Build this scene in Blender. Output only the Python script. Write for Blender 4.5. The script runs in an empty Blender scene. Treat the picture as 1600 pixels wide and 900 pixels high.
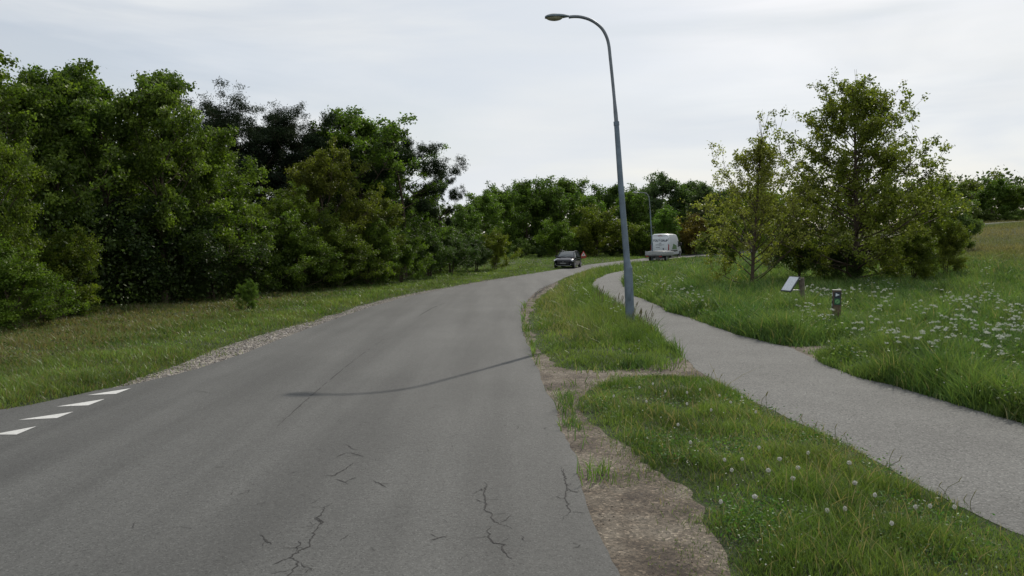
import bpy, bmesh, math, random
import numpy as np
from mathutils import Vector, Matrix
from mathutils.geometry import tessellate_polygon
R_ = math.radians
rng = np.random.default_rng(7)
random.seed(7)
sc = bpy.context.scene
COL = sc.collection

# ------------------------------------------------------------------ camera
F = 1200.0; HY = 376.0; CAMH = 2.4
PITCH = math.atan((450 - HY) / F)
cd = bpy.data.cameras.new('camera'); cam = bpy.data.objects.new('camera', cd); COL.objects.link(cam)
cam.location = (0, 0, CAMH); cam.rotation_euler = (math.pi/2 - PITCH, 0, 0)
cd.sensor_width = 36; cd.lens = 36 * F / 1600; cd.clip_end = 6000; cd.clip_start = 0.1
sc.camera = cam
# ------------------------------------------------------------------ sky, sun, exposure
SUN_EL = R_(39.5); SUN_AZ = R_(25.8)             # azimuth from +Y towards +X
w = bpy.data.worlds.new('World'); sc.world = w; w.use_nodes = True
nt = w.node_tree; nt.nodes.clear()
def N(t, typ, **k):
    n = t.nodes.new(typ)
    for a, b in k.items(): setattr(n, a, b)
    return n
out = N(nt, 'ShaderNodeOutputWorld'); bg = N(nt, 'ShaderNodeBackground'); bg.inputs['Strength'].default_value = 0.1
sky = N(nt, 'ShaderNodeTexSky', sky_type='NISHITA', sun_disc=False, sun_elevation=SUN_EL, sun_rotation=SUN_AZ)
sky.air_density = 1.0; sky.dust_density = 2.0
tc = N(nt, 'ShaderNodeTexCoord'); mp = N(nt, 'ShaderNodeMapping'); mp.inputs['Scale'].default_value = (1.3, 1.3, 7.0); mp.inputs['Rotation'].default_value = (0.10, 0.16, 0.4)
nz = N(nt, 'ShaderNodeTexNoise'); nz.inputs['Scale'].default_value = 1.6; nz.inputs['Detail'].default_value = 5; nz.inputs['Roughness'].default_value = .5; nz.inputs['Distortion'].default_value = .5
rp = N(nt, 'ShaderNodeValToRGB'); rp.color_ramp.elements[0].position = .40; rp.color_ramp.elements[0].color = (.55,)*3+(1,); rp.color_ramp.elements[1].position = .62; rp.color_ramp.elements[1].color = (1.0,)*3+(1,)
nz2 = N(nt, 'ShaderNodeTexNoise'); nz2.inputs['Scale'].default_value = 2.2; nz2.inputs['Detail'].default_value = 6
rp2 = N(nt, 'ShaderNodeValToRGB'); rp2.color_ramp.elements[0].position = .35; rp2.color_ramp.elements[0].color = (8.0, 8.5, 9.1, 1); rp2.color_ramp.elements[1].position = .68; rp2.color_ramp.elements[1].color = (9.1, 9.3, 9.4, 1)
mx = N(nt, 'ShaderNodeMixRGB')
L = nt.links.new
L(tc.outputs['Generated'], mp.inputs['Vector']); L(mp.outputs[0], nz.inputs['Vector']); L(mp.outputs[0], nz2.inputs['Vector'])
L(nz.outputs['Fac'], rp.inputs[0]); L(nz2.outputs['Fac'], rp2.inputs[0]); L(rp.outputs[0], mx.inputs[0])
L(sky.outputs[0], mx.inputs[1]); L(rp2.outputs[0], mx.inputs[2]); L(mx.outputs[0], bg.inputs[0]); L(bg.outputs[0], out.inputs[0])
sd = bpy.data.lights.new('sun', 'SUN'); sun = bpy.data.objects.new('sun', sd); COL.objects.link(sun)
sd.energy = 3.3; sd.angle = R_(0.7); sd.color = (1, .93, .82)
sv = Vector((math.sin(SUN_AZ)*math.cos(SUN_EL), math.cos(SUN_AZ)*math.cos(SUN_EL), math.sin(SUN_EL)))
sun.rotation_euler = sv.to_track_quat('Z', 'Y').to_euler(); sun.location = (20, 40, 40)
vs = sc.view_settings; vs.view_transform = 'Standard'; vs.look = 'None'; vs.exposure = -0.12; vs.gamma = 1; vs.use_curve_mapping = False
sc.cycles.max_bounces = 6; sc.cycles.transparent_max_bounces = 4; sc.cycles.diffuse_bounces = 3; sc.cycles.glossy_bounces = 2

# ------------------------------------------------------------------ terrain and projection
def ss(t): t = np.clip(t, 0, 1); return t*t*(3-2*t)
def T(x, y):
    x = np.asarray(x, float); y = np.asarray(y, float)
    return 0.5*ss((y-66)/18.0) + 4.7*ss((x-14)/62.0) + 1.2*ss((y-200)/600)
def G(px, py, h=0.0):
    """point of the ground (raised by h) seen through a pixel of the photo"""
    cx, cy = (px-800)/F, (450-py)/F
    s, c = math.sin(PITCH), math.cos(PITCH)
    dx, dy, dz = cx, c + cy*s, cy*c - s
    t = 1.0; prev = 0
    t = 3.0
    while t < 400:
        if CAMH + dz*t <= T(dx*t, dy*t) + h: break
        t += .25
    a, b = t-.25, t
    for _ in range(30):
        m = (a+b)/2
        if CAMH + dz*m <= T(dx*m, dy*m) + h: b = m
        else: a = m
    return (dx*b, dy*b)
def Gs(l): return [G(*p) for p in l]
def at(px, d):                                # ground point straight below pixel column px at depth d
    return ((px-800)/F*d, d)
def zat(py, d): return CAMH + (HY-py)/F*d      # height seen at pixel row py, depth d

def jag(poly, amp, step, seed=0, lo=None):
    """resample a closed polygon and push its edge in and out"""
    r = np.random.default_rng(seed); o = []
    n = len(poly)
    for i in range(n):
        a = np.array(poly[i]); b = np.array(poly[(i+1) % n]); d = np.linalg.norm(b-a)
        k = max(1, min(400, int(d/step)))
        for j in range(k): o.append(a+(b-a)*j/k)
    o = np.array(o); m = len(o)
    nr = np.roll(o, -1, 0)-np.roll(o, 1, 0); nr = np.c_[nr[:,1], -nr[:,0]]; nr /= np.linalg.norm(nr, axis=1)[:,None]+1e-9
    f = r.normal(size=m); f = (f + np.roll(f,1) + np.roll(f,2))/1.7
    g = np.repeat(r.normal(size=m//8+2), 8)[:m]; g = (g+np.roll(g,2)+np.roll(g,4)+np.roll(g,6))/2
    return o + nr*((f*.6+g*.7)*amp)[:,None]
def smooth_line(pts, k=6):
    P = np.array(pts); o = []
    for i in range(len(P)-1):
        p0 = P[max(i-1,0)]; p1 = P[i]; p2 = P[i+1]; p3 = P[min(i+2,len(P)-1)]
        for j in range(k):
            t = j/k
            o.append(.5*((2*p1)+(-p0+p2)*t+(2*p0-5*p1+4*p2-p3)*t*t+(-p0+3*p1-3*p2+p3)*t**3))
    o.append(P[-1]); return [tuple(p) for p in o]

road_left = Gs([(0,641),(50,633),(100,622),(150,611),(215,600),(300,579),(367,557),(433,533),(500,507),(560,486),(600,474),(640,463),(700,450.5),(760,439.5),(830,428),(868,422),(900,417),(930,412.5),(960,409),(1000,404.5),(1040,401),(1075,398.5)])
road_right = Gs([(980,900),(950,850),(920,790),(900,740),(880,680),(862,630),(849,610),(832,561),(821,530),(817,510),(815,494),(817,480),(827,467),(839,456),(861,444.5),(873,439),(898,429),(925,422.5),(950,418),(975,414),(1003,409),(1040,405.5),(1075,402.5)])
road_left = smooth_line(road_left, 4); road_right = smooth_line(road_right, 4)
e = (road_left[-1][0]+90, road_left[-1][1]+24)
road_poly = [(-45, -2), (-45, 6.5)] + [(-20, 8.6)] + road_left + [e] + [(e[0]+2, e[1]-6)] + road_right[::-1] + [(.95, 2), (1.0, -20), (-45, -20)]
path_l = Gs([(984,420.5),(972,423.5),(951,428),(932,437),(924,445),(927,452.5),(944,466),(959,477),(985,494),(1010,512),(1032,531),(1054,549),(1069,562),(1085,576),(1100,587),(1150,612),(1200,640),(1260,668),(1330,700),(1400,738),(1480,780),(1540,810),(1600,838)])
path_r = Gs([(986,423),(980,429),(973,441),(977,449),(988,460),(1008,469),(1030,478),(1044,487),(1064,493),(1100,505),(1150,522),(1210,538),(1240,545),(1280,565),(1340,590),(1400,605),(1500,635),(1600,662)])
path_l = smooth_line(path_l, 3); path_r = smooth_line(path_r, 3)
path_poly = path_l + [(4.4, 3), (4.7, -20), (7.6, -20), (7.25, 4)] + path_r[::-1]
dirt_poly = [(-.5, -20), (-.5, 5)] + Gs([(820,650),(800,560),(800,500),(803,475),(825,455),(873,434),(869,448),(848,461),(834,475),(829,490),(827,510),(832,530),(845,552),(860,568),(880,578),(905,582),(960,580),(1000,575),(1040,566),(1064,557),(1100,560),(1150,612),(1105,592),(1060,588),(1020,588),(985,591),(950,598),(925,608),(905,620),(905,635),(915,650),(930,668),(950,680),(965,690),(985,705),(1000,722),(1030,740),(1060,765),(1080,785),(1100,810),(1115,838),(1133,868),(1152,900)]) + [(2.05, 4), (2.3, -20)]
grav_poly = Gs([(150,612),(195,601),(217,593),(287,569),(333,548),(383,532),(433,517),(500,498),(560,479),(600,468.5),(640,459.5),(700,449),(760,438.5),(830,427.6),(830,430),(760,441),(700,453),(640,466),(560,492),(500,512),(433,540),(300,585),(180,615)])
notch_poly = Gs([(1180,540),(1212,538),(1245,542),(1290,540),(1335,539),(1328,545),(1290,551),(1276,556),(1272,566),(1240,560)])
dirt_j = jag(dirt_poly, .06, .12, 3); grav_j = jag(grav_poly, .03, .15, 4); notch_j = jag(notch_poly, .04, .1, 5)
road_j = jag(road_poly, .018, .15, 6); path_j = jag(path_poly, .022, .15, 8)

def inside(P, poly):
    poly = np.asarray(poly); r = np.zeros(len(P), bool)
    mn, mxx = poly.min(0), poly.max(0)
    idx = np.where((P[:,0]>=mn[0])&(P[:,0]<=mxx[0])&(P[:,1]>=mn[1])&(P[:,1]<=mxx[1]))[0]
    x, y = P[idx,0], P[idx,1]; c = np.zeros(len(idx), bool)
    for i in range(len(poly)):
        x1, y1 = poly[i-1]; x2, y2 = poly[i]
        if y1 == y2: continue
        m = ((y1 > y) != (y2 > y)) & (x < (x2-x1)*(y-y1)/(y2-y1)+x1)
        c ^= m
    r[idx] = c; return r
def edist(P, polys, cap=1.5):
    D = np.full(len(P), cap)
    for poly in polys:
        poly = np.asarray(poly)
        for i in range(len(poly)):
            a = poly[i-1]; b = poly[i]
            m = (P[:,0] > min(a[0],b[0])-cap)&(P[:,0] < max(a[0],b[0])+cap)&(P[:,1] > min(a[1],b[1])-cap)&(P[:,1] < max(a[1],b[1])+cap)
            ix = np.where(m)[0]
            if not len(ix): continue
            ab = b-a; q = P[ix]-a; t = np.clip((q@ab)/(ab@ab+1e-12), 0, 1)
            d = np.hypot(q[:,0]-t*ab[0], q[:,1]-t*ab[1]); D[ix] = np.minimum(D[ix], d)
    return D
HARD = [road_j, path_j, dirt_j, grav_j, notch_j]
def is_hard(P):
    m = np.zeros(len(P), bool)
    for p in HARD: m |= inside(P, p)
    return m
def wob(x, y, s, seed=0):
    """cheap smooth noise about -1..1"""
    r = np.random.default_rng(seed); v = 0
    for k in range(5):
        a = r.uniform(0, 6.28); f = s*r.uniform(.6, 1.9); v = v + np.sin((x*math.cos(a)+y*math.sin(a))*f + r.uniform(0, 6.28))
    return v/2.6

# ------------------------------------------------------------------ tagging helpers
def tag(o, label=None, cat=None, group=None, kind=None):
    if label: o['label'] = label
    if cat: o['category'] = cat
    if group: o['group'] = group
    if kind: o['kind'] = kind
    return o
def link(name, me, mat=None, parent=None):
    o = bpy.data.objects.new(name, me); COL.objects.link(o)
    if mat is not None:
        for m in (mat if isinstance(mat, (list, tuple)) else [mat]): me.materials.append(m)
    if parent: o.parent = parent
    return o
def thing(name, label, cat, loc=(0,0,0), rz=0, group=None):
    o = bpy.data.objects.new(name, None); COL.objects.link(o); o.empty_display_size = .3
    o.location = loc; o.rotation_euler = (0, 0, rz); return tag(o, label, cat, group)
def dup(root, loc, rz=0, scale=1, label=None, group=None):
    r = root.copy(); COL.objects.link(r); r.location = loc; r.rotation_euler = (0, 0, rz)
    r.scale = (scale,)*3 if not isinstance(scale, tuple) else scale
    if label: r['label'] = label
    if group: r['group'] = group
    for ch in list(root.children):
        c = ch.copy(); COL.objects.link(c); c.parent = r
        for g in ch.children:
            d = g.copy(); COL.objects.link(d); d.parent = c
    return r
def npmesh(name, V, quads=None, tris=None, C=None, smooth=False):
    me = bpy.data.meshes.new(name); V = np.asarray(V, np.float32)
    me.vertices.add(len(V)); me.vertices.foreach_set('co', V.ravel())
    fl, st, n = [], [], 0
    if quads is not None and len(quads):
        q = np.asarray(quads, np.int32); fl.append(q.ravel()); st.append(np.arange(len(q))*4); n = len(q)*4
    if tris is not None and len(tris):
        t = np.asarray(tris, np.int32); fl.append(t.ravel()); st.append(np.arange(len(t))*3+n)
    fl = np.concatenate(fl); st = np.concatenate(st)
    me.loops.add(len(fl)); me.loops.foreach_set('vertex_index', fl.astype(np.int32))
    me.polygons.add(len(st)); me.polygons.foreach_set('loop_start', st.astype(np.int32))
    if smooth: me.polygons.foreach_set('use_smooth', np.ones(len(st), bool))
    me.update(calc_edges=True)
    if C is not None:
        a = me.color_attributes.new('tint', 'FLOAT_COLOR', 'POINT'); C = np.asarray(C, np.float32)
        a.data.foreach_set('color', np.c_[C, np.ones(len(C))].astype(np.float32).ravel())
    return me

# ------------------------------------------------------------------ materials
def newmat(name):
    m = bpy.data.materials.new(name); m.use_nodes = True; t = m.node_tree
    return m, t, t.nodes['Principled BSDF'], t.nodes['Material Output']
def plain(name, col, rough=.5, metal=0, spec=.5, coat=0, var=.08, scale=8):
    m, t, b, o = newmat(name)
    n = N(t, 'ShaderNodeTexNoise'); n.inputs['Scale'].default_value = scale; n.inputs['Detail'].default_value = 5
    tcn = N(t, 'ShaderNodeTexCoord'); t.links.new(tcn.outputs['Object'], n.inputs['Vector'])
    r = N(t, 'ShaderNodeValToRGB'); r.color_ramp.elements[0].position = .3; r.color_ramp.elements[1].position = .7
    r.color_ramp.elements[0].color = tuple(c*(1-var) for c in col)+(1,); r.color_ramp.elements[1].color = tuple(min(1,c*(1+var)) for c in col)+(1,)
    t.links.new(n.outputs['Fac'], r.inputs[0]); t.links.new(r.outputs[0], b.inputs['Base Color'])
    b.inputs['Roughness'].default_value = rough; b.inputs['Metallic'].default_value = metal
    b.inputs['Specular IOR Level'].default_value = spec; b.inputs['Coat Weight'].default_value = coat; b.inputs['Coat Roughness'].default_value = .05
    return m
def leafmat(name, trans=.4, rough=.45, spec=.35, tt=(1.28,1.5,.6,1)):
    m, t, b, o = newmat(name)
    a = N(t, 'ShaderNodeAttribute', attribute_name='tint'); oi = N(t, 'ShaderNodeObjectInfo')
    mu = N(t, 'ShaderNodeMixRGB', blend_type='MULTIPLY'); mu.inputs[0].default_value = 1
    t.links.new(a.outputs['Color'], mu.inputs[1]); t.links.new(oi.outputs['Color'], mu.inputs[2])
    t.links.new(mu.outputs[0], b.inputs['Base Color']); b.inputs['Roughness'].default_value = rough; b.inputs['Specular IOR Level'].default_value = spec
    tr = N(t, 'ShaderNodeBsdfTranslucent'); m2 = N(t, 'ShaderNodeMixRGB', blend_type='MULTIPLY'); m2.inputs[0].default_value = 1; m2.inputs[2].default_value = tt
    t.links.new(mu.outputs[0], m2.inputs[1]); t.links.new(m2.outputs[0], tr.inputs[0])
    ms = N(t, 'ShaderNodeMixShader'); ms.inputs[0].default_value = trans
    t.links.new(b.outputs[0], ms.inputs[1]); t.links.new(tr.outputs[0], ms.inputs[2]); t.links.new(ms.outputs[0], o.inputs['Surface'])
    return m
M_leaf = leafmat('leaf', .40, .5, .22); M_grass = leafmat('grass_blade', .38, .42, .34, (1.45,1.38,.8,1)); M_needle = leafmat('needle', .15, .7, .1)
M_bark = plain('bark', (.085,.065,.048), .9, var=.35, scale=5, spec=.15)
M_petal = leafmat('petal', .4, .6, .2, (1,1,1,1))

def ramp(t, stops):
    r = N(t, 'ShaderNodeValToRGB'); cr = r.color_ramp
    while len(cr.elements) < len(stops): cr.elements.new(.5)
    for e_, (p, c) in zip(cr.elements, stops): e_.position = p; e_.color = tuple(c)+(1,)
    return r
def surf_mat(name, big, fine, sbig, sfine, bump, rough, voro=None, mixf=.5, dist=.02):
    """two noises (patches, grain) + optional light/dark stones"""
    m, t, b, o = newmat(name); tcn = N(t, 'ShaderNodeTexCoord')
    n1 = N(t, 'ShaderNodeTexNoise'); n1.inputs['Scale'].default_value = sbig; n1.inputs['Detail'].default_value = 6; n1.inputs['Roughness'].default_value = .6
    n2 = N(t, 'ShaderNodeTexNoise'); n2.inputs['Scale'].default_value = sfine; n2.inputs['Detail'].default_value = 8; n2.inputs['Roughness'].default_value = .75
    for n in (n1, n2): t.links.new(tcn.outputs['Object'], n.inputs['Vector'])
    r1 = ramp(t, big); r2 = ramp(t, fine); t.links.new(n1.outputs['Fac'], r1.inputs[0]); t.links.new(n2.outputs['Fac'], r2.inputs[0])
    mu = N(t, 'ShaderNodeMixRGB', blend_type='MULTIPLY'); mu.inputs[0].default_value = 1
    t.links.new(r1.outputs[0], mu.inputs[1]); t.links.new(r2.outputs[0], mu.inputs[2]); last = mu.outputs[0]; hgt = n2.outputs['Fac']
    if voro:
        vs_, stops = voro
        v = N(t, 'ShaderNodeTexVoronoi'); v.inputs['Scale'].default_value = vs_; t.links.new(tcn.outputs['Object'], v.inputs['Vector'])
        sp = N(t, 'ShaderNodeSeparateColor'); t.links.new(v.outputs['Color'], sp.inputs[0])
        r3 = ramp(t, stops); t.links.new(sp.outputs[0], r3.inputs[0])
        m3 = N(t, 'ShaderNodeMixRGB', blend_type='MULTIPLY'); m3.inputs[0].default_value = 1
        t.links.new(last, m3.inputs[1]); t.links.new(r3.outputs[0], m3.inputs[2]); last = m3.outputs[0]
        hm = N(t, 'ShaderNodeMath', operation='ADD'); t.links.new(n2.outputs['Fac'], hm.inputs[0]); t.links.new(sp.outputs[1], hm.inputs[1]); hgt = hm.outputs[0]
    t.links.new(last, b.inputs['Base Color']); b.inputs['Roughness'].default_value = rough
    bp = N(t, 'ShaderNodeBump'); bp.inputs['Strength'].default_value = bump; bp.inputs['Distance'].default_value = dist
    t.links.new(hgt, bp.inputs['Height']); t.links.new(bp.outputs[0], b.inputs['Normal'])
    return m, t, b, last
g = lambda v, r=1, gg=1, bb=1: (v*r, v*gg, v*bb)
M_asph, ta, ba, lasta = surf_mat('asphalt', [(.3, g(.064,1,1.015,.97)), (.7, g(.083,1,1.01,.96))], [(.3, g(.78)), (.7, g(1.2))], .35, 22, .45, .82,
    voro=(90, [(0, g(.45)), (.12, g(.85)), (.5, g(1)), (.88, g(1.06)), (.97, g(1.5))]), dist=.005)
# tyre-worn lanes: long soft stains that follow the driving direction
tcn = N(ta, 'ShaderNodeTexCoord'); mpp = N(ta, 'ShaderNodeMapping'); mpp.inputs['Scale'].default_value = (1.3, .09, 1); nn = N(ta, 'ShaderNodeTexNoise'); nn.inputs['Scale'].default_value = 1; nn.inputs['Detail'].default_value = 3
rr = ramp(ta, [(.38, g(.80)), (.62, g(1.14))]); mm = N(ta, 'ShaderNodeMixRGB', blend_type='MULTIPLY'); mm.inputs[0].default_value = 1
ta.links.new(tcn.outputs['Object'], mpp.inputs[0]); ta.links.new(mpp.outputs[0], nn.inputs['Vector']); ta.links.new(nn.outputs['Fac'], rr.inputs[0])
ta.links.new(lasta, mm.inputs[1]); ta.links.new(rr.outputs[0], mm.inputs[2]); ta.links.new(mm.outputs[0], ba.inputs['Base Color'])
M_path = surf_mat('path_asphalt', [(.3, g(.100,1,1,.95)), (.7, g(.135,1,1,.95))], [(.3, g(.75)), (.7, g(1.25))], .6, 26, .6, .9,
    voro=(60, [(0, g(.4)), (.15, g(.8)), (.5, g(1)), (.88, g(1.1)), (.97, g(1.6))]), dist=.007)[0]
M_dirt = surf_mat('dirt', [(.36, (.055,.040,.028)), (.48, (.120,.096,.070)), (.62, (.185,.158,.122))], [(.3, g(.6)), (.7, g(1.35))], 1.4, 16, 1.0, .95,
    voro=(45, [(0, g(.5)), (.5, g(1)), (.85, g(1.1)), (.97, g(1.9))]), dist=.02)[0]
M_gravel = surf_mat('gravel', [(.3, (.22,.198,.165)), (.7, (.34,.31,.265))], [(.3, g(.6)), (.7, g(1.3))], 1.5, 12, 1.0, .95,
    voro=(22, [(0, g(.35)), (.3, g(.8)), (.8, g(1.15)), (1, g(1.5))]), dist=.03)[0]
M_soil = surf_mat('grass_soil', [(.32, (.030,.045,.014)), (.55, (.045,.062,.020)), (.72, (.075,.075,.034))], [(.3, g(.45)), (.7, g(1.5))], .5, 7, 1.0, 1.0,
    voro=(9, [(0, g(.5)), (.5, g(1)), (1, g(1.5))]), dist=.08)[0]
M_crack = plain('crack_tar', (.026,.025,.024), .95, var=.2)
M_line = surf_mat('road_paint', [(.25, (.50,.50,.48)), (.7, (.62,.62,.60))], [(.34, g(.25)), (.42, g(.95)), (1, g(1.05))], 2.5, 30, .3, .75)[0]

# ------------------------------------------------------------------ ground and sheets
def lines(a, b, s, far):
    c = list(np.arange(a, b+1e-6, s)); st = s; v = b
    while v < far: st *= 1.25; v += st; c.append(v)
    st = s; v = a
    while v > -far: st *= 1.25; v -= st; c.insert(0, v)
    return np.array(c)
gx = lines(-16, 24, .25, 2500)
gy = np.concatenate([np.arange(-12, 60, .25), np.arange(60, 140, 1.0)]); st = 1.; v = 139.
ext = []
while v < 3500: st *= 1.2; v += st; ext.append(v)
ext0 = []; v = -12.; st = .3
while v > -400: st *= 1.3; v -= st; ext0.insert(0, v)
gy = np.concatenate([ext0, gy, ext])
X, Y = np.meshgrid(gx, gy); P = np.c_[X.ravel(), Y.ravel()]
near = (np.abs(P[:,0]) < 26) & (P[:,1] > -12) & (P[:,1] < 62)
hard = np.zeros(len(P), bool); hard[near] = is_hard(P[near])
ed = np.zeros(len(P)); ed[near] = edist(P[near], HARD, 1.2)
def mound(P, hd, ed): return np.where(hd, 0, .07*ss(ed/.7) + .035*ss((ed-.3)/.9)*wob(P[:,0], P[:,1], 1.6, 5))
Z = T(P[:,0], P[:,1]) + np.where(near, mound(P, hard, ed), 0)
Z = Z - np.where(near, 0, 0)
nx, ny = len(gx), len(gy); I = np.arange(nx*ny).reshape(ny, nx)
quads = np.c_[I[:-1,:-1].ravel(), I[:-1,1:].ravel(), I[1:,1:].ravel(), I[1:,:-1].ravel()]
link('ground', npmesh('ground', np.c_[P, Z], quads, smooth=True), M_soil)['kind'] = 'structure'

def sheet(name, poly, off, mat, ycuts=(), xcuts=(), extra=None):
    pts = [Vector((p[0], p[1], 0)) for p in poly]
    bm = bmesh.new(); vs_ = [bm.verts.new(p) for p in pts]
    for t in tessellate_polygon([pts]):
        try: bm.faces.new([vs_[i] for i in t])
        except ValueError: pass
    for c in ycuts: bmesh.ops.bisect_plane(bm, geom=bm.verts[:]+bm.edges[:]+bm.faces[:], plane_co=(0,c,0), plane_no=(0,1,0))
    for c in xcuts: bmesh.ops.bisect_plane(bm, geom=bm.verts[:]+bm.edges[:]+bm.faces[:], plane_co=(c,0,0), plane_no=(1,0,0))
    for v_ in bm.verts: v_.co.z = float(T(v_.co.x, v_.co.y)) + off
    for f in bm.faces:
        if f.normal.z < 0: f.normal_flip()
    bm.normal_update()
    for f in bm.faces:
        if f.normal.z < 0: f.normal_flip()
    if extra: extra(bm)
    me = bpy.data.meshes.new(name); bm.to_mesh(me); bm.free()
    o = link(name, me, mat); o['kind'] = 'structure'; return o
rnd = random.Random(11)
def ribbon(bm, pts, wd, z, mi, jit=.02, sub=.05, gap=0):
    P_ = [np.array(p) for p in pts]; L_ = []
    for a, b in zip(P_, P_[1:]):
        d = np.linalg.norm(b-a); k = max(1, int(d/sub))
        for j in range(k):
            q = a+(b-a)*j/k; L_.append(q+np.array([rnd.gauss(0, jit), rnd.gauss(0, jit)]))
    L_.append(P_[-1]); n = len(L_); row = []
    for i, q in enumerate(L_):
        d = L_[min(i+1, n-1)]-L_[max(i-1, 0)]; d = d/(np.linalg.norm(d)+1e-9); nn_ = np.array([-d[1], d[0]])
        w_ = wd*(.35+rnd.random()*1.1)*min(1, .3+3*min(i, n-1-i)/n)
        row.append((bm.verts.new((*(q-nn_*w_/2), z)), bm.verts.new((*(q+nn_*w_/2), z))))
    for a, b in zip(row, row[1:]):
        if gap and rnd.random() < gap: continue
        f = bm.faces.new((a[0], b[0], b[1], a[1])); f.material_index = mi
        f.normal_update()
        if f.normal.z < 0: f.normal_flip()
def cracks(bm):
    z = .0145
    K = [[(525,717),(538,710),(547,709),(560,713),(575,716)], [(541,696),(549,702),(560,705)], [(553,724),(538,736),(522,744),(507,746)], [(524,751),(538,755),(543,758)], [(583,753),(594,758),(604,764)],
         [(520,789),(509,794),(502,804),(494,811),(505,817),(498,821),(490,840),(481,858),(462,866),(454,874),(468,881),(460,892),(451,900),(430,930)], [(408,838),(413,845),(424,853)],
         [(759,755),(762,762),(755,770),(759,783),(762,790),(755,796),(768,806),(768,813),(781,821),(800,828)], [(764,826),(761,841),(772,851),(785,853),(787,866),(800,876)],
         [(878,730),(881,745),(885,764),(883,783),(891,802),(881,813)], [(886,765),(893,770),(903,772)], [(671,846),(685,843),(698,841)], [(303,612),(318,613),(330,616)]]
    for k in K:
        ribbon(bm, Gs(k), .013, z, 1, .009, .03)
        for q_ in Gs(k)[1:-1]:
            if rnd.random() < .8: a_ = rnd.uniform(0, 6.28); l_ = rnd.uniform(.06, .22); ribbon(bm, [q_, (q_[0]+l_*math.cos(a_), q_[1]+l_*1.4*math.sin(a_))], .007, z+.0006, 1, .008, .03)
    for _ in range(70):
        q_ = (rnd.uniform(-3.2, .6), rnd.uniform(5, 11)); a_ = rnd.gauss(1.57, .7); l_ = rnd.uniform(.04, .16); ribbon(bm, [q_, (q_[0]+l_*math.cos(a_), q_[1]+l_*math.sin(a_))], .006, z+.0012, 1, .01, .03)
    ribbon(bm, Gs([(433,668),(480,625),(526,586),(557,561)]), .018, z, 1, .004, .12, .2)
    ribbon(bm, Gs([(557,561),(575,548),(600,530)]), .016, z, 1, .004, .2, .35)
    ribbon(bm, Gs([(655,494),(675,482),(695,474)]), .05, z, 1, .005, .3, .15)
    # worn patched edge by the bend
    for a in range(5): ribbon(bm, Gs([(828+a*3,470-a*4),(842+a*3,458-a*3),(858+a*2,448-a)]), .05, z, 1, .05, .25, .3)
ycut = list(np.arange(60, 112, 1.0)); xcut = list(np.arange(8, 40, 1.0))
sheet('road', road_j, .012, [M_asph, M_crack], ycut, xcut, cracks)
sheet('cycle_path', path_j, .008, M_path, ycut[:26], xcut)
sheet('dirt_shoulder', dirt_j, .004, M_dirt)
sheet('gravel_shoulder', grav_j, .006, M_gravel)
sheet('dirt_patch', notch_j, .005, M_dirt)
for q, t in enumerate([[(136,619),(205,608),(181,617)], [(88,637),(164,625),(138,635)], [(28,658),(115,645),(89,655)], [(-12,681),(57,668),(26,681)]]):
    sheet('road_marking', Gs(t), .017, M_line)

# ------------------------------------------------------------------ stones on the shoulders
def stones(name, pts, smin, smax, cols, lab, zf):
    V, Q, Cc = [], [], []
    base = np.array([(1,0,0),(-1,0,0),(0,1,0),(0,-1,0),(0,0,1),(0,0,-1)], float)
    tri = np.array([(0,2,4),(2,1,4),(1,3,4),(3,0,4),(2,0,5),(1,2,5),(3,1,5),(0,3,5)])
    n = len(pts); s = smin+(smax-smin)*rng.random(n)**3
    sc_ = s[:,None]*np.c_[rng.uniform(.6,1.3,n), rng.uniform(.5,1,n), rng.uniform(.3,.6,n)]
    a = rng.uniform(0, 6.28, n); ca, sa = np.cos(a), np.sin(a)
    B = base[None]*sc_[:,None,:] + rng.normal(0,.12,(n,6,3))*s[:,None,None]
    Xr = B[...,0]*ca[:,None]-B[...,1]*sa[:,None]; Yr = B[...,0]*sa[:,None]+B[...,1]*ca[:,None]
    V = np.stack([Xr+pts[:,0:1], Yr+pts[:,1:2], B[...,2]+zf+sc_[:,2:3]*.3], -1).reshape(-1,3)
    Tt = (np.arange(n)[:,None,None]*6+tri[None]).reshape(-1,3)
    c = np.array(cols)[rng.integers(0, len(cols), n)]*rng.uniform(.6,1.3,(n,1)); Cc = np.repeat(c, 6, 0)
    m, t, b, o_ = newmat(name); at_ = N(t, 'ShaderNodeAttribute', attribute_name='tint'); t.links.new(at_.outputs[0], b.inputs['Base Color']); b.inputs['Roughness'].default_value = .9
    o = link(name, npmesh(name, V, None, Tt, Cc), m); tag(o, lab, 'gravel', kind='stuff')
def sample(poly, n):
    p = np.asarray(poly); mn, mxx = p.min(0), p.max(0); mn = np.maximum(mn, (-20, 2.5)); mxx = np.minimum(mxx, (30, 60))
    c = rng.uniform(mn, mxx, (n, 2)); return c[inside(c, p)]
p = sample(dirt_j, 120000); p = p[~inside(p, road_j) & ~inside(p, path_j)]
dd = p[:,1]; p = p[rng.random(len(p)) < np.clip(9/dd, 0, 1)*np.clip(.35+wob(p[:,0], p[:,1], 3, 9), .05, 1)]
stones('loose_stones', p, .003, .012, [(.09,.07,.05),(.15,.125,.10),(.22,.20,.17),(.05,.035,.025),(.07,.042,.028)], 'loose brown stones and chips on the dirt shoulder beside the road', .004)
p = sample(dirt_j, 260); p = p[~inside(p, road_j) & ~inside(p, path_j)]
stones('pale_pebbles', p, .01, .03, [(.45,.42,.38),(.3,.27,.24)], 'scattered pale pebbles lying on the dirt shoulder', .004)
p = sample(grav_j, 200000); p = p[~inside(p, road_j)]
stones('roadside_gravel', p, .012, .04, [(.24,.215,.19),(.28,.255,.23),(.15,.135,.115),(.34,.315,.29)], 'pale gravel strip along the left edge of the road', .006)

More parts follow.
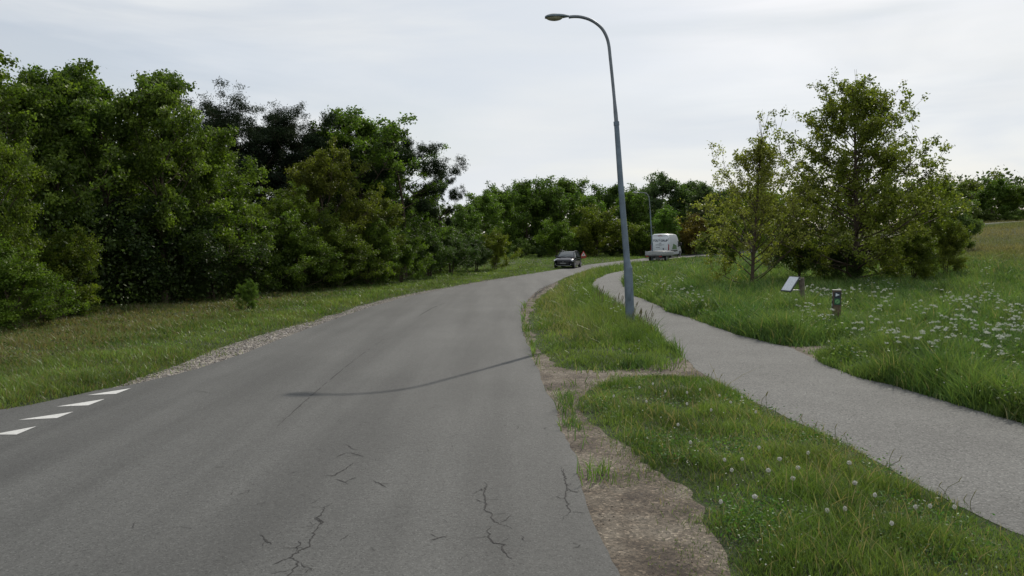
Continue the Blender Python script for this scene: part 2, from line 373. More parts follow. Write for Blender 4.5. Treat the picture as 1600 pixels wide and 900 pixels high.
# ------------------------------------------------------------------ grass
def xl(y): return np.interp(y, [p[1] for p in road_left], [p[0] for p in road_left])
rl = np.array(road_left); o_ = np.argsort(rl[:,1]); rlx, rly = rl[o_,0], rl[o_,1]
isl_poly = np.array(Gs([(873,430),(825,450),(820,500),(850,590),(1070,562),(1040,545),(960,476),(926,455),(924,440),(950,427),(1000,416),(1000,407),(930,420)]))
ver_poly = np.array([(1.2,-5)]+Gs([(1010,880),(960,760),(895,640),(900,600),(1000,580),(1120,586),(1230,640),(1430,738),(1640,838)])+[(5.0,4),(5.2,-5)])
def blades(name, N_, dmin, dmax, zone, lab, power=1.0, seg=2, seedh=0):
    """zone(P, dist, edge) -> keep, height, width, colour"""
    u = rng.random(N_); th = rng.uniform(-.66, .66, N_)
    d = dmin*(dmax/dmin)**u if power == 2 else dmin+(dmax-dmin)*u if power == 1 else (dmin**.5+(dmax**.5-dmin**.5)*u)**2
    P = np.c_[d*np.tan(th), d]
    # gather into tufts
    P = P + rng.normal(0, .012, P.shape)
    keep, h, wdt, c = zone(P, d)
    k = np.where(keep)[0]; P, d, h, wdt, c = P[k], d[k], h[k], wdt[k], c[k]
    hd = is_hard(P); e_ = edist(P, HARD, 1.2); paved = inside(P, road_j) | inside(P, path_j)
    reach = np.where(paved, .045, .2+.3*np.clip(wob(P[:,0], P[:,1], 4, 77), 0, 1))
    k = ~hd | (~is_hard(P+rng.normal(size=P.shape)*reach[:,None]) & (rng.random(len(P)) < .85)); P, d, h, wdt, c, e_, hd = P[k], d[k], h[k], wdt[k], c[k], e_[k], hd[k]
    e_ = np.where(hd, 0, e_)
    h = h*np.clip(.5+e_/.5, .3, 1)*(1+.25*wob(P[:,0], P[:,1], 5.5, 61))*rng.uniform(.55, 1.25, len(h))
    z0 = T(P[:,0], P[:,1]) + mound(P, hd, e_) * (d < 61) - .015
    n = len(P); a = rng.uniform(0, 6.28, n); la = rng.uniform(0, 6.28, n)
    lean = h*np.abs(rng.normal(.5, .38, n)); lx, ly = np.cos(la)*lean-.05*h, np.sin(la)*lean
    wx, wy = np.cos(a)*wdt/2, np.sin(a)*wdt/2
    rows = []
    for j in range(seg):
        t = j/seg; f = t**1.8; wf = 1-.5*t
        cx = P[:,0]+lx*f; cy = P[:,1]+ly*f; cz = z0+h*(t-.12*t*t)
        rows.append(np.c_[cx-wx*wf, cy-wy*wf, cz]); rows.append(np.c_[cx+wx*wf, cy+wy*wf, cz])
    rows.append(np.c_[P[:,0]+lx, P[:,1]+ly, z0+h*.9])
    nv = 2*seg+1; V = np.stack(rows, 1).reshape(-1, 3); b = np.arange(n)*nv
    Q = np.concatenate([np.c_[b+2*j, b+2*j+1, b+2*j+3, b+2*j+2] for j in range(seg-1)]) if seg > 1 else None
    Tt = np.c_[b+2*seg-2, b+2*seg-1, b+2*seg]
    o = link(name, npmesh(name, V, Q, Tt, np.repeat(c, nv, 0)), M_grass); tag(o, lab, 'grass', kind='stuff')
    return n
def gcol(P, base, dry, amt, s=1.1, seed=3):
    n = len(P); t = np.clip(amt+.35*wob(P[:,0], P[:,1], s, seed)+rng.normal(0, .22, n), 0, 1)[:,None]
    c = np.array(base)[None]*(1-t)+np.array(dry)[None]*t
    return c*(1+.22*wob(P[:,0], P[:,1], 2.7, seed+1))[:,None]*rng.uniform(.65, 1.4, (n,1))
GREEN = (.082,.150,.028); LIME = (.145,.205,.05); DRY = (.30,.27,.14); DEEP = (.06,.13,.032)
def z_ver(P, d):
    k = inside(P, ver_poly); h = .115+.08*wob(P[:,0], P[:,1], 4, 21); h = np.clip(h, .085, .24)
    c = gcol(P, GREEN, LIME, .35, 1.6, 31)
    r = rng.random(len(P)); c[r < .06] = np.array(DRY)*.8; h = np.where(r < .03, h*1.8, h)
    return k, h, .0045+.0004*d+0*h, c
def z_isl(P, d):
    k = inside(P, isl_poly)
    lc = (P[:,0]-np.interp(P[:,1], [12,20,30,40,60], [1.6,.5,.6,2.0,5.2]))      # distance from the island's road side
    h = .11+.32*ss(lc/1.8)*ss((P[:,1]-15)/5)+.05*wob(P[:,0], P[:,1], 2, 22); h = np.clip(h, .1, .55)
    c = gcol(P, GREEN, LIME, .35, 1.2, 33); t = (rng.random(len(P)) < .5*np.exp(-((lc-.9)/.6)**2)*ss((P[:,1]-15)/4))
    c[t] = np.array((.22,.23,.10)); return k, h, .008+.0005*d, c
def z_right(P, d):
    k = ~inside(P, isl_poly) & ~inside(P, ver_poly) & (P[:,0] > np.interp(P[:,1], rly, rlx)+1.5)
    h = .40+.22*wob(P[:,0], P[:,1], 2.4, 23); h = np.clip(h, .14, .85)
    c = gcol(P, DEEP, (.125,.20,.05), .5, 1.3, 35); r = rng.random(len(P)); c[r < .16] = np.array(LIME)*1.1; c[r < .04] = np.array((.28,.27,.13))
    f = ss((P[:,0]-26)/14)[:,None]                                   # the dry meadow on the rise
    c = c*(1-f)+(np.array((.135,.145,.055))*rng.uniform(.6, 1.4, (len(P),1)))*f; h = h*(1-.55*f[:,0])
    near_road = P[:,0]-np.interp(P[:,1], rly, rlx); h = np.where(d > 60, h*.5, h)
    return k, h, .007+.0007*d, c
def z_left(P, d):
    e_ = np.interp(P[:,1], rly, rlx)-P[:,0]
    k = (e_ > -.5) & (P[:,0] < 40)
    h = .14+.06*wob(P[:,0], P[:,1], 1.5, 24)
    dry = (.12+ss((e_-2.2)/3.0)*.5)*ss((45-P[:,1])/20)
    c = gcol(P, GREEN, LIME, .4, 1.0, 37); t = rng.random(len(P)) < dry; c[t] = np.array((.17,.155,.07)); h = np.where(t, h*1.1, h)
    return k, np.clip(h, .08, .4), .006+.0006*d, c
blades('verge_grass', 330000, 3.6, 17, z_ver, 'short lawn grass between the dirt shoulder and the cycle path in the foreground', 1.5, 3)
blades('island_grass', 420000, 12, 75, z_isl, 'tall grass around the foot of the near street lamp', 2, 2)
blades('bank_grass', 1100000, 7, 110, z_right, 'tall dark green grass and weeds right of the cycle path', 2, 2)
blades('roadside_grass', 900000, 9, 130, z_left, 'green and straw coloured grass between the road and the wood on the left', 2, 2)
def z_mead(P, d):
    k = (P[:,0] > 27) & (P[:,0] < 95); h = .3+.12*wob(P[:,0], P[:,1], .8, 71)
    t = np.clip(.5+.5*wob(P[:,0], P[:,1]*.4, .35, 72)+rng.normal(0,.2,len(P)), 0, 1)[:,None]
    c = (np.array((.10,.135,.045))*(1-t)+np.array((.19,.178,.085))*t)*rng.uniform(.6,1.4,(len(P),1)); return k, h, .03+0*h, c
blades('meadow_grass', 420000, 40, 135, z_mead, 'straw and olive coloured meadow grass on the rise at the right', 1, 2)
# seed heads and broad weeds in the bank
def weeds(name, n0, dmin, dmax, cond, lab, hh, size, cols):
    u = rng.random(n0); d = dmin*(dmax/dmin)**u; th = rng.uniform(-.66, .66, n0); P = np.c_[d*np.tan(th), d]
    k = cond(P) & ~is_hard(P); k &= (wob(P[:,0], P[:,1], 1.8, 51) > -.1); P = P[k]; d = d[k]
    e_ = edist(P, HARD, 1.2); k = e_ > .15; P = P[k]; d = d[k]; m = 12; n = len(P)
    C0 = np.repeat(P, m, 0); s = np.repeat(size*(1+.02*d), m)*rng.uniform(.6, 1.3, n*m)
    C0 = C0+rng.normal(0, .10, C0.shape); hz = rng.uniform(.25, 1, n*m)*np.repeat(hh*rng.uniform(.6, 1.2, n), m)
    z = T(C0[:,0], C0[:,1])+hz+.03
    u1 = rng.normal(size=(n*m,3)); u1[:,2] *= .5; u1 /= np.linalg.norm(u1, axis=1)[:,None]; v1 = rng.normal(size=(n*m,3)); v1[:,2] *= .5; v1 -= (v1*u1).sum(1)[:,None]*u1; v1 /= np.linalg.norm(v1, axis=1)[:,None]
    c = np.c_[C0, z]; A = u1*s[:,None]; B = v1*s[:,None]*.4
    V = np.stack([c-A*.5, c-B*.5, c+A*.5, c+B*.5], 1).reshape(-1,3); b = np.arange(n*m)*4
    cc = np.array(cols)[rng.integers(0, len(cols), n)]; cc = np.repeat(cc, m, 0)*rng.uniform(.6, 1.4, (n*m,1))
    tag(link(name, npmesh(name, V, np.c_[b, b+1, b+2, b+3], None, np.repeat(cc, 4, 0)), M_leaf), lab, 'weeds', kind='stuff')
cr = lambda P: ~inside(P, isl_poly) & ~inside(P, ver_poly) & (P[:,0] > np.interp(P[:,1], rly, rlx)+1.5) & (P[:,0] < 34)
weeds('bank_weeds', 26000, 8, 60, cr, 'leafy nettles and weeds growing through the grass right of the cycle path', .45, .05, [(.05,.11,.025),(.08,.15,.03),(.12,.17,.05),(.035,.075,.03)])
weeds('verge_weeds', 11000, 3.8, 14, lambda P: inside(P, ver_poly), 'low clover and dandelion leaves in the foreground verge', .14, .03, [(.05,.12,.03),(.09,.17,.04),(.04,.09,.025)])
weeds('woodside_weeds', 5000, 14, 70, lambda P: (np.interp(P[:,1], rly, rlx)-P[:,0] > 2.5) & (P[:,0] < 4), 'brambles and dead stalks along the foot of the wood', .35, .05, [(.05,.07,.02),(.10,.075,.035),(.05,.09,.02)])

# ------------------------------------------------------------------ trees
def tube(path, rad, sides, V, Q, T3):
    P_ = np.array(path); n = len(P_); b0 = len(V)
    for i in range(n):
        d = P_[min(i+1,n-1)]-P_[max(i-1,0)]; d = d/(np.linalg.norm(d)+1e-9)
        u = np.cross(d, (.3,.5,.8)); u /= np.linalg.norm(u)+1e-9; v_ = np.cross(d, u)
        for k in range(sides):
            a = 2*math.pi*k/sides; V.append(P_[i]+(u*math.cos(a)+v_*math.sin(a))*rad[i])
    for i in range(n-1):
        for k in range(sides):
            k2 = (k+1) % sides; Q.append((b0+i*sides+k, b0+i*sides+k2, b0+(i+1)*sides+k2, b0+(i+1)*sides+k))
def tree(seed, H, spread, base=.15, prof='round', nb=26, leaf=.1, nleaf=40000, clump=.45, col=(.05,.085,.015), col2=None, mat=None, stems=1, aspect=.75, elev=(15,65), sec=6, bare=0.0, r0=None, flat=.7, toptwig=0):
    r = np.random.default_rng(seed); V, Q = [], []; cl = []
    col2 = col2 or tuple(c*1.5 for c in col); r0 = r0 or H*.017
    def pf(t):
        if prof == 'round': return math.sqrt(max(0, 1-((t-.45)/.56)**2))
        if prof == 'cone': return max(.12, (1-t)**.75*1.0)*min(1, .55+t*3)
        if prof == 'pine': return math.sqrt(max(0, 1-((t-.66)/.36)**2)) if t > .36 else .25
        if prof == 'bush': return math.sqrt(max(0.02, 1-(t*.96)**2.2))
        if prof == 'big': return float(np.interp(t, [0,.08,.2,.4,.6,.75,.88,1], [.9,1,.98,.88,.74,.60,.42,.12]))
        if prof == 'small': return float(np.interp(t, [0,.15,.35,.5,.65,.8,1], [.95,1,.85,.62,.42,.22,.04]))
        if prof == 'column': return math.sqrt(max(0, 1-((t-.5)/.52)**4))
        return 1
    for s in range(stems):
        n = 9; off = np.array([r.normal(0,.25), r.normal(0,.25), 0])*(stems > 1)*spread*.5; leanv = np.array([r.normal(0,.04), r.normal(0,.04), 0])*H + (off*1.4)
        Hs = H*(1 if s == 0 else r.uniform(.6,.95)); tp = []
        w1, w2 = r.uniform(0,6.28,2)
        for i in range(n):
            t = i/(n-1); tp.append(off*.3+leanv*t*t+np.array([math.sin(w1+t*5)*.02*H*t, math.cos(w2+t*4)*.02*H*t, Hs*t*.97-.25*(i==0)]))
        tp = np.array(tp); rd = [(r0*(1-t)**.8+.012)*(1.35 if i == 0 else 1)/(1 if stems == 1 else 1.7) for i, t in enumerate(np.linspace(0,1,n))]
        tube(tp, rd, 7, V, Q, None)
        nbs = max(4, int(nb/stems)); ga = r.uniform(0, 6.28)
        for k in range(nbs):
            t = base+(1-base-.03)*((k+.5)/nbs)**.9; i = min(int(t*(n-1)), n-2); f = t*(n-1)-i; p0 = tp[i]*(1-f)+tp[i+1]*f
            ga += 2.4+r.normal(0,.35); L_ = spread*pf(t)*r.uniform(.6,1.22)*(1+.22*math.sin(ga*2+seed)*math.sin(t*9+seed*2))
            el = R_(elev[0]+(elev[1]-elev[0])*t+r.normal(0,7)); dv = np.array([math.cos(ga)*math.cos(el), math.sin(ga)*math.cos(el), math.sin(el)])
            L_ = L_/max(.5, math.cos(el)) if prof not in ('big','small') else L_*1.05
            L_ = min(L_, (Hs*r.uniform(.88,1.12)-p0[2])/max(.15, dv[2]+.12)) if Hs > p0[2] else L_*.3
            pts = [p0]; q = p0.copy(); m = 5; d2 = dv.copy()
            for j in range(m): d2 = d2+np.array([r.normal(0,.10), r.normal(0,.10), .05+r.normal(0,.05)]); d2 /= np.linalg.norm(d2); q = q+d2*L_/m; pts.append(q.copy())
            rb = max(.012, r0*.42*(1-t*.75)/(1 if stems == 1 else 1.5)); tube(pts, [rb*(1-.85*j/m) for j in range(m+1)], 5, V, Q, None)
            for s2 in range(sec):
                u = r.uniform(.3 if prof != 'pine' else .5, 1); j = min(int(u*m), m-1); fu = u*m-j; c0 = pts[j]*(1-fu)+pts[j+1]*fu
                dr = pts[j+1]-pts[j]; dr /= np.linalg.norm(dr)+1e-9; sd_ = r.normal(size=3); sd_[2] *= .6; dd_ = dr*.6+sd_/np.linalg.norm(sd_)*.8; dd_[2] += .15; dd_ /= np.linalg.norm(dd_)
                l2 = max(.25, L_*r.uniform(.18,.42)); c1 = c0+dd_*l2*.5+r.normal(0,.03,3); c2 = c1+(dd_+np.array([0,0,.15]))*l2*.5
                tube([c0,c1,c2], [rb*.35+.004, rb*.2+.004, .005], 3, V, Q, None)
                if r.random() < bare: continue
                for uu in (.55, 1.0): cl.append((c0+(c2-c0)*uu, clump*r.uniform(.6,1.25)*(.75 if t > .85 else 1)*((1.1-.5*t) if prof in ('big','small') else 1)))
            cl.append((pts[-1], clump*.8)); 
            if prof != 'pine' and L_ > 1: cl.append((pts[-2], clump*.8))
        for j in range(toptwig):
            a = r.uniform(0, 6.28); b = tp[-1-(j % 3)]; l = r.uniform(.7, 1.5); e2 = b+np.array([math.cos(a)*.35*(j>0), math.sin(a)*.35*(j>0), l])
            tube([b, (b+e2)/2+r.normal(0,.05,3), e2], [.018,.012,.006], 3, V, Q, None)
            for q2 in (.5,.75,1.): cl.append((b+(e2-b)*q2, .07))
    C0 = np.array([c for c, _ in cl]); Rr = np.array([q for _, q in cl]); wgt = Rr**2.2; wgt /= wgt.sum()
    ids = r.choice(len(cl), nleaf, p=wgt)
    dv = r.normal(size=(nleaf,3)); dv /= np.linalg.norm(dv, axis=1)[:,None]; rad = r.random(nleaf)**.45
    P_ = C0[ids]+dv*(Rr[ids]*rad)[:,None]*np.array([1,1,flat])
    # leaf rosettes: leaves gather round twig tips
    tips = r.integers(0, nleaf, nleaf)  # unused order breaker
    grp = (np.arange(nleaf)//5)*5; srt = np.argsort(ids, kind='stable'); P_ = P_[srt]; dv = dv[srt]; ids = ids[srt]
    P_ = P_[grp]*.9+P_*.1 + r.normal(0, leaf*.75, P_.shape)
    P_[:,2] = np.maximum(P_[:,2], .05)
    nrm = dv*.95+r.normal(size=(nleaf,3))*.5+np.array([0,0,.4]); nrm /= np.linalg.norm(nrm, axis=1)[:,None]
    u = np.cross(nrm, r.normal(size=(nleaf,3))); u /= np.linalg.norm(u, axis=1)[:,None]+1e-9; v_ = np.cross(nrm, u)
    s = leaf*r.uniform(.6, 1.3, nleaf)[:,None]
    Vl = np.stack([P_-u*s*.55, P_-v_*s*.5*aspect+nrm*s*.08, P_+u*s*.6, P_+v_*s*.5*aspect+nrm*s*.08], 1).reshape(-1,3); b = np.arange(nleaf)*4
    tcl = r.random(len(cl)); bcl = r.uniform(.72, 1.3, len(cl)); tt = np.clip(tcl[ids]*.8+r.normal(0,.2,nleaf), 0, 1)[:,None]
    c = (np.array(col)*(1-tt)+np.array(col2)*tt)*bcl[ids][:,None]*r.uniform(.75,1.25,(nleaf,1))
    tm = npmesh('trunk', V, Q, None, smooth=True); cm = npmesh('crown', Vl, np.c_[b,b+1,b+2,b+3], None, np.repeat(c,4,0))
    tm.materials.append(M_bark); cm.materials.append(mat or M_leaf)
    return dict(t=tm, c=cm, H=float(np.quantile(Vl[:,2], .9985)))
def place(name, cat, pr, px, d, top, col=(1,1,1), label='', group=None, wide=1, rz=None, lean=0, sink=.0, H=None):
    x, y = at(px, d); z = float(T(x, y)); h = H or (zat(top, d)-z); s = h/pr['H']
    root = thing(name, label, cat, (x, y, z-sink), random.uniform(0, 6.28) if rz is None else rz, group); root.scale = (s*wide, s*wide, s)
    if lean: root.rotation_euler[1] = lean
    t = bpy.data.objects.new('trunk', pr['t']); c = bpy.data.objects.new('crown', pr['c'])
    for o in (t, c): COL.objects.link(o); o.parent = root
    c.color = (*col, 1); return root
G1 = (.055,.085,.017); G2 = (.17,.215,.04)
oakA = tree(1, 9, 3.4, .10, 'round', 34, .125, 46000, .40, G1, G2, sec=7, flat=.5)
oakB = tree(2, 9, 3.0, .14, 'round', 26, .125, 32000, .37, G1, G2, sec=6, flat=.62)
oakC = tree(3, 8, 3.6, .05, 'bush', 38, .12, 52000, .40, G1, G2, sec=7, flat=.6)
lite = tree(4, 7, 2.6, .04, 'column', 34, .10, 44000, .36, (.065,.092,.016), (.15,.18,.03), sec=7)
bushA = tree(5, 3.6, 1.9, .03, 'bush', 34, .08, 34000, .30, (.058,.09,.017), (.15,.185,.035), stems=4, sec=7)
bushB = tree(6, 3.2, 2.1, .03, 'bush', 34, .075, 30000, .30, (.045,.07,.017), (.10,.13,.03), stems=5, sec=7)
pineA = tree(7, 11, 2.7, .12, 'column', 36, .17, 66000, .36, (.016,.028,.014), (.034,.050,.026), M_needle, aspect=.22, elev=(5,50), sec=9, flat=.55, r0=.17)
pineB = tree(8, 10, 3.0, .42, 'pine', 18, .17, 34000, .30, (.020,.036,.016), (.042,.062,.028), M_needle, aspect=.2, elev=(0,45), sec=6, flat=.5, r0=.14)
farA = tree(9, 11, 4.0, .03, 'round', 36, .27, 24000, .75, (.055,.09,.018), (.14,.19,.035), sec=6)
farB = tree(10, 11, 3.3, .02, 'column', 34, .26, 24000, .68, (.055,.09,.018), (.14,.19,.035), sec=6)
farC = tree(11, 11, 3.3, .04, 'round', 30, .22, 20000, .6, (.065,.098,.036), (.13,.165,.06), sec=6)
farbush = tree(12, 5, 3.2, .02, 'bush', 34, .18, 22000, .5, (.058,.088,.018), (.14,.18,.035), stems=3, sec=6)
bigoak = tree(13, 10.8, 5.0, .03, 'big', 92, .125, 62000, .30, (.085,.11,.02), (.20,.215,.042), elev=(4,50), sec=8, bare=.06, r0=.17, toptwig=9, flat=.8)
sparse = tree(27, 8.0, 4.0, .02, 'small', 60, .10, 19000, .24, (.14,.155,.035), (.26,.26,.07), elev=(25,60), sec=7, bare=.25, stems=1, r0=.09, toptwig=8, flat=.8)

WL = 'trees of the wood left of the road'
TR = [ # name, cat, proto, px, d, top, col, wide, label; dim cols paint shade into the rear crowns
 ('oak_tree',oakA,22,25,108,(1,1.05,.9),1.0,'tall green leafy tree at the left edge of the photo'),
 ('oak_tree',oakB,92,26.5,108,(.85,.95,.95),.72,'thin upright tree with sky gap beside it, second tall crown from the left'),
 ('oak_tree',oakA,168,28,106,(.95,1.05,1),1.05,'broadest and tallest rounded green tree of the wood on the left'),
 ('oak_tree',oakB,256,28,128,(.95,1,.85),.8,'tree with a knobbly top next to the dark pines'),
 ('oak_tree',oakC,310,30.5,205,(1,1.08,.8),1.05,'wide green tree spreading its boughs in front of the dark pines'),
 ('pine_tree',pineA,340,40,150,(1,1,1),1.0,'leftmost dark pine standing out above the leafy crowns'),
 ('pine_tree',pineA,415,42,163,(.9,.9,1),1.2,'dense blackish pine in the middle of the pine clump'),
 ('pine_tree',pineB,462,43,178,(.9,.9,.95),1.0,'dark pine between the blackish pine and the light green domed tree'),
 ('pine_tree',pineA,515,46,172,(.9,.95,.9),1.2,'dark pine behind the light green domed tree'),
 ('oak_tree',oakB,560,45,176,(.9,1.05,.9),1.15,'domed light green tree rising over the middle of the left wood'),
 ('pine_tree',pineB,632,47,206,(1,1.05,.9),1.25,'open pine with bare limbs showing sky at the right end of the tall wood'),
 ('pine_tree',pineB,688,56,264,(1,1,.9),.75,'small windswept pine last before the lower trees'),
 ('birch_tree',lite,512,39,225,(1.12,.98,.8),.85,'brownish young tree with new reddish leaves in front of the pines'),
 ('birch_tree',lite,573,41,290,(1.05,1,.85),1.1,'rusty green small tree right of the brownish young tree'),
 ('birch_tree',lite,-22,20.5,172,(1.05,1.12,.8),.8,'yellow green tree cut by the left frame edge'),
 ('birch_tree',lite,452,36,288,(1.05,1.15,.8),1.0,'bright green young tree in the middle of the woodland edge'),
 ('birch_tree',lite,390,34,312,(1,1.1,.8),1.15,'mid green young tree below the wide spreading tree'),
 ('oak_tree',oakC,600,50,225,(.8,.95,.85),1.0,'dull green tree under the open pine'),
 ('oak_tree',oakC,655,56,300,(.85,1,.85),1.1,'low green tree below the windswept pine'),
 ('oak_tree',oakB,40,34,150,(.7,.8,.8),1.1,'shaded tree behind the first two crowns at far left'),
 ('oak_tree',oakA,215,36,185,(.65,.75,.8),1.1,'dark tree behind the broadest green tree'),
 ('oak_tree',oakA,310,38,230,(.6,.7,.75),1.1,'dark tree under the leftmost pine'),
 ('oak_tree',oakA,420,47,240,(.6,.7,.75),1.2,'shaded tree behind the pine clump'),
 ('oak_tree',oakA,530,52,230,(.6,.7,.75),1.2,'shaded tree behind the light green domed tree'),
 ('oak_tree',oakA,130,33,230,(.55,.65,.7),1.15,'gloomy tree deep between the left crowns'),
]
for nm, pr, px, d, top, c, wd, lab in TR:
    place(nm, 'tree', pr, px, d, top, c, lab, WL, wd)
BS = [  # the dimmest tints paint the wood's inner shade into the leaf colour
 (bushA,12,19.5,372,(1,1.15,.8),1.15,'leafy green bush at the left frame edge above the verge'),
 (bushA,92,23,352,(1.2,1.15,.8),1.0,'yellow green bush just right of the bush at the left frame edge'),
 (bushB,62,21,440,(1.1,1.1,.9),.9,'low bush between the two yellow green ones'),
 (bushB,118,23.5,455,(1.2,1.1,.8),1.0,'small olive bush at the dry grass on the left'),
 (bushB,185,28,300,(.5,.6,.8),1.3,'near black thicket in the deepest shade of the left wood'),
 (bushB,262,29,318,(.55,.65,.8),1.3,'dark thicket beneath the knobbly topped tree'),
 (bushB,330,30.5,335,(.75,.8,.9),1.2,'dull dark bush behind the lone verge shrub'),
 (bushA,400,33,348,(.9,1,.8),1.15,'green bush behind and right of the lone verge shrub'),
 (bushA,468,35,340,(1,1.1,.8),1.1,'light green bush where the verge narrows'),
 (bushA,528,37.5,338,(1.05,1.05,.8),1.1,'olive bush below the brownish young tree'),
 (bushA,580,40,345,(1,1.1,.8),1.1,'green bush below the rusty green small tree'),
 (bushA,628,43,358,(.95,1.1,.8),1.1,'rounded bush close to the road, before the dark gap'),
 (bushB,672,48,360,(.8,.95,.9),1.1,'dark green bush in the bend of the road'),
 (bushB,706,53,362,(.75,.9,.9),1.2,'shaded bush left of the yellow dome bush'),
 (bushA,775,60,358,(1.35,1.2,.7),.95,'yellow green dome shaped bush standing by the verge'),
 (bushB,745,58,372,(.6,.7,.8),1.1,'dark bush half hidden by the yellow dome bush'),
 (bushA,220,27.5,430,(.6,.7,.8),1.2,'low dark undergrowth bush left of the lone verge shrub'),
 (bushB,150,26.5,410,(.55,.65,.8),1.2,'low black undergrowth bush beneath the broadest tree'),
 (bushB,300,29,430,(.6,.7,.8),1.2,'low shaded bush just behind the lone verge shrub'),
]
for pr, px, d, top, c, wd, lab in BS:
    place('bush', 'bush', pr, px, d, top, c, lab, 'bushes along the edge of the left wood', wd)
place('bush', 'bush', bushA, 386, 25.6, 437, (1,1.2,.9), 'lone small leafy shrub out on the left verge', None, .8)
C1 = [ # the row beyond the bend; dim rear tints paint shade into leaves
 (farA,722,74,320,(.9,1,.9),'low dark tree where the left wood dips'),
 (farA,748,82,303,(1,1.1,.9),'first green tree of the far row, from the left'),
 (farB,782,92,287,(1,1.1,.9),'second green tree of the far row, from the left'),
 (farA,822,98,281,(.95,1.05,.9),'round green tree of the far row, third from the left'),
 (farB,856,98,284,(.85,.95,.9),'darker tree above the black car, far row'),
 (farA,892,104,279,(1,1.05,.85),'tallest tree of the far row left of the street lamp'),
 (farB,922,98,300,(1,1.15,.95),'tree beside the lamp on its left with fresh green leaves'),
 (farA,952,104,289,(.8,.9,1),'dark tree just behind the street lamp'),
 (farB,988,100,292,(1,1.1,.9),'tree right of the street lamp behind the far lamp'),
 (farC,1030,104,272,(.9,1,1.1),'airy grey green birch towering above the white van'),
 (farA,1066,106,284,(.85,.95,1.05),'bluish green tree right of the airy birch'),
 (farC,1098,100,286,(.95,1,1.1),'grey green tree left of the sparse roadside tree'),
 (farA,1128,98,296,(.9,1,.95),'tree seen through the left side of the sparse roadside tree'),
 (farB,1042,92,320,(1.05,1.25,.95),'light green tree directly above the white van'),
 (farA,1180,96,290,(1,1,.8),'tree seen through the sparse roadside tree'),
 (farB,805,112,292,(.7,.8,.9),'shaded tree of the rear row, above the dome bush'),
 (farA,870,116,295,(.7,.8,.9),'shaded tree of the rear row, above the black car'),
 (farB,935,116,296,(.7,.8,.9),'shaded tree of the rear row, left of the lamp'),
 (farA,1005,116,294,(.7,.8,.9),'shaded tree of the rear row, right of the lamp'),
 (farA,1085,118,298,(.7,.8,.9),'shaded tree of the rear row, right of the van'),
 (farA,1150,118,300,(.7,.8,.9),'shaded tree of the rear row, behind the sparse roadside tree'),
]
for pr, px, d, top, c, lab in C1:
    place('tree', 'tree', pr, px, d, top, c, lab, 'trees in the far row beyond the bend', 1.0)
C2 = [
 (farbush,868,88,342,(1.1,1.25,.85),'yellowish bush above the front of the black car',1),
 (farbush,932,90,322,(1.25,1.1,.75),'big olive bush between the black car and the street lamp',1.1),
 (farbush,1000,93,348,(1.15,1.2,.8),'olive green bush beside the far lamp',1),
 (farbush,1084,94,334,(1.45,.82,.8),'reddish brown bush right of the white van',1),
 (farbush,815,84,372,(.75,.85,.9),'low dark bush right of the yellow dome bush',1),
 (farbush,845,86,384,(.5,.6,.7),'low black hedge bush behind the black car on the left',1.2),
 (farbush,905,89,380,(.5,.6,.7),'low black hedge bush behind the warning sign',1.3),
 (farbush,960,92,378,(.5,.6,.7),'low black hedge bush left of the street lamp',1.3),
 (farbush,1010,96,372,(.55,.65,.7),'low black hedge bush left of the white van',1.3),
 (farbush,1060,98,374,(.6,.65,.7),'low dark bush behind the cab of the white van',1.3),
 (farbush,1110,84,362,(1.1,1.1,.8),'bush behind the lower left of the sparse roadside tree',1),
]
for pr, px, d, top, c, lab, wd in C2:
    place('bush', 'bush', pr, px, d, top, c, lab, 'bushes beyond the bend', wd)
# right side
place('oak_tree','tree',bigoak,1335,40,125,(1.12,1.12,.95),'big broad tree right of the path with knobbly twigs against the sky',wide=.98)
place('young_tree','tree',sparse,1176,38,212,(1.15,1.15,1),'thin sparse tree with bare top twigs left of the big right tree',wide=.98)
place('oak_tree','tree',oakC,1452,43,276,(1.35,1.25,.9),'yellowish low tree leaning out right of the big right tree',wide=.62)
place('bush','bush',bushA,1478,42,345,(1.35,1.2,.9),'yellow and reddish bush low at the right of the big tree',wide=.85)
place('bush','bush',bushA,1428,39,360,(1.2,1.15,.8),'olive bush at the right foot of the big tree',wide=1)
place('bush','bush',bushB,1250,42,335,(.9,.95,.9),'dark bush at the left foot of the big tree',wide=1.1)
place('bush','bush',bushB,1310,40.5,372,(.8,.9,.9),'dark bush right behind the signpost with arrow',wide=1.1)
place('tree','tree',farA,1205,62,300,(1.5,1.35,.7),'yellow green tree standing between the sparse tree and the big tree',wide=.75)
place('tree','tree',farB,1140,66,330,(1.2,1.1,.8),'small olive tree behind the sparse tree',wide=.7)
place('bush','bush',farbush,1497,64,312,(1.1,1.15,1.6),'greyish willow bush between the big tree and the meadow',wide=.8)
FR = [(farA,1482,118,278,(1,.95,.8)),(farA,1512,122,276,(1.2,1,.8)),(farA,1546,114,272,(.9,1,.8)),(farB,1572,116,282,(1.1,1.1,.8)),(farA,1600,112,284,(1.1,1.1,.7)),(farA,1635,110,285,(1,1,.8)),(farbush,1530,110,318,(.8,.8,.8)),(farbush,1580,108,320,(.8,.9,.8))]
FL = ['brownish tree first beyond the meadow','orange tinted tree second beyond the meadow','tallest dense green tree beyond the meadow','yellow green tree right of the tallest meadow tree','dense tree at the right frame edge beyond the meadow','tree cut off by the right frame edge beyond the meadow','low dark bush in front of the tallest meadow tree','low dark bush near the right frame edge beyond the meadow']
for (pr, px, d, top, c), lab in zip(FR, FL): place('tree' if pr is not farbush else 'bush','tree' if pr is not farbush else 'bush',pr,px,d,top,c,lab,'trees beyond the meadow',1.2,sink=.7)

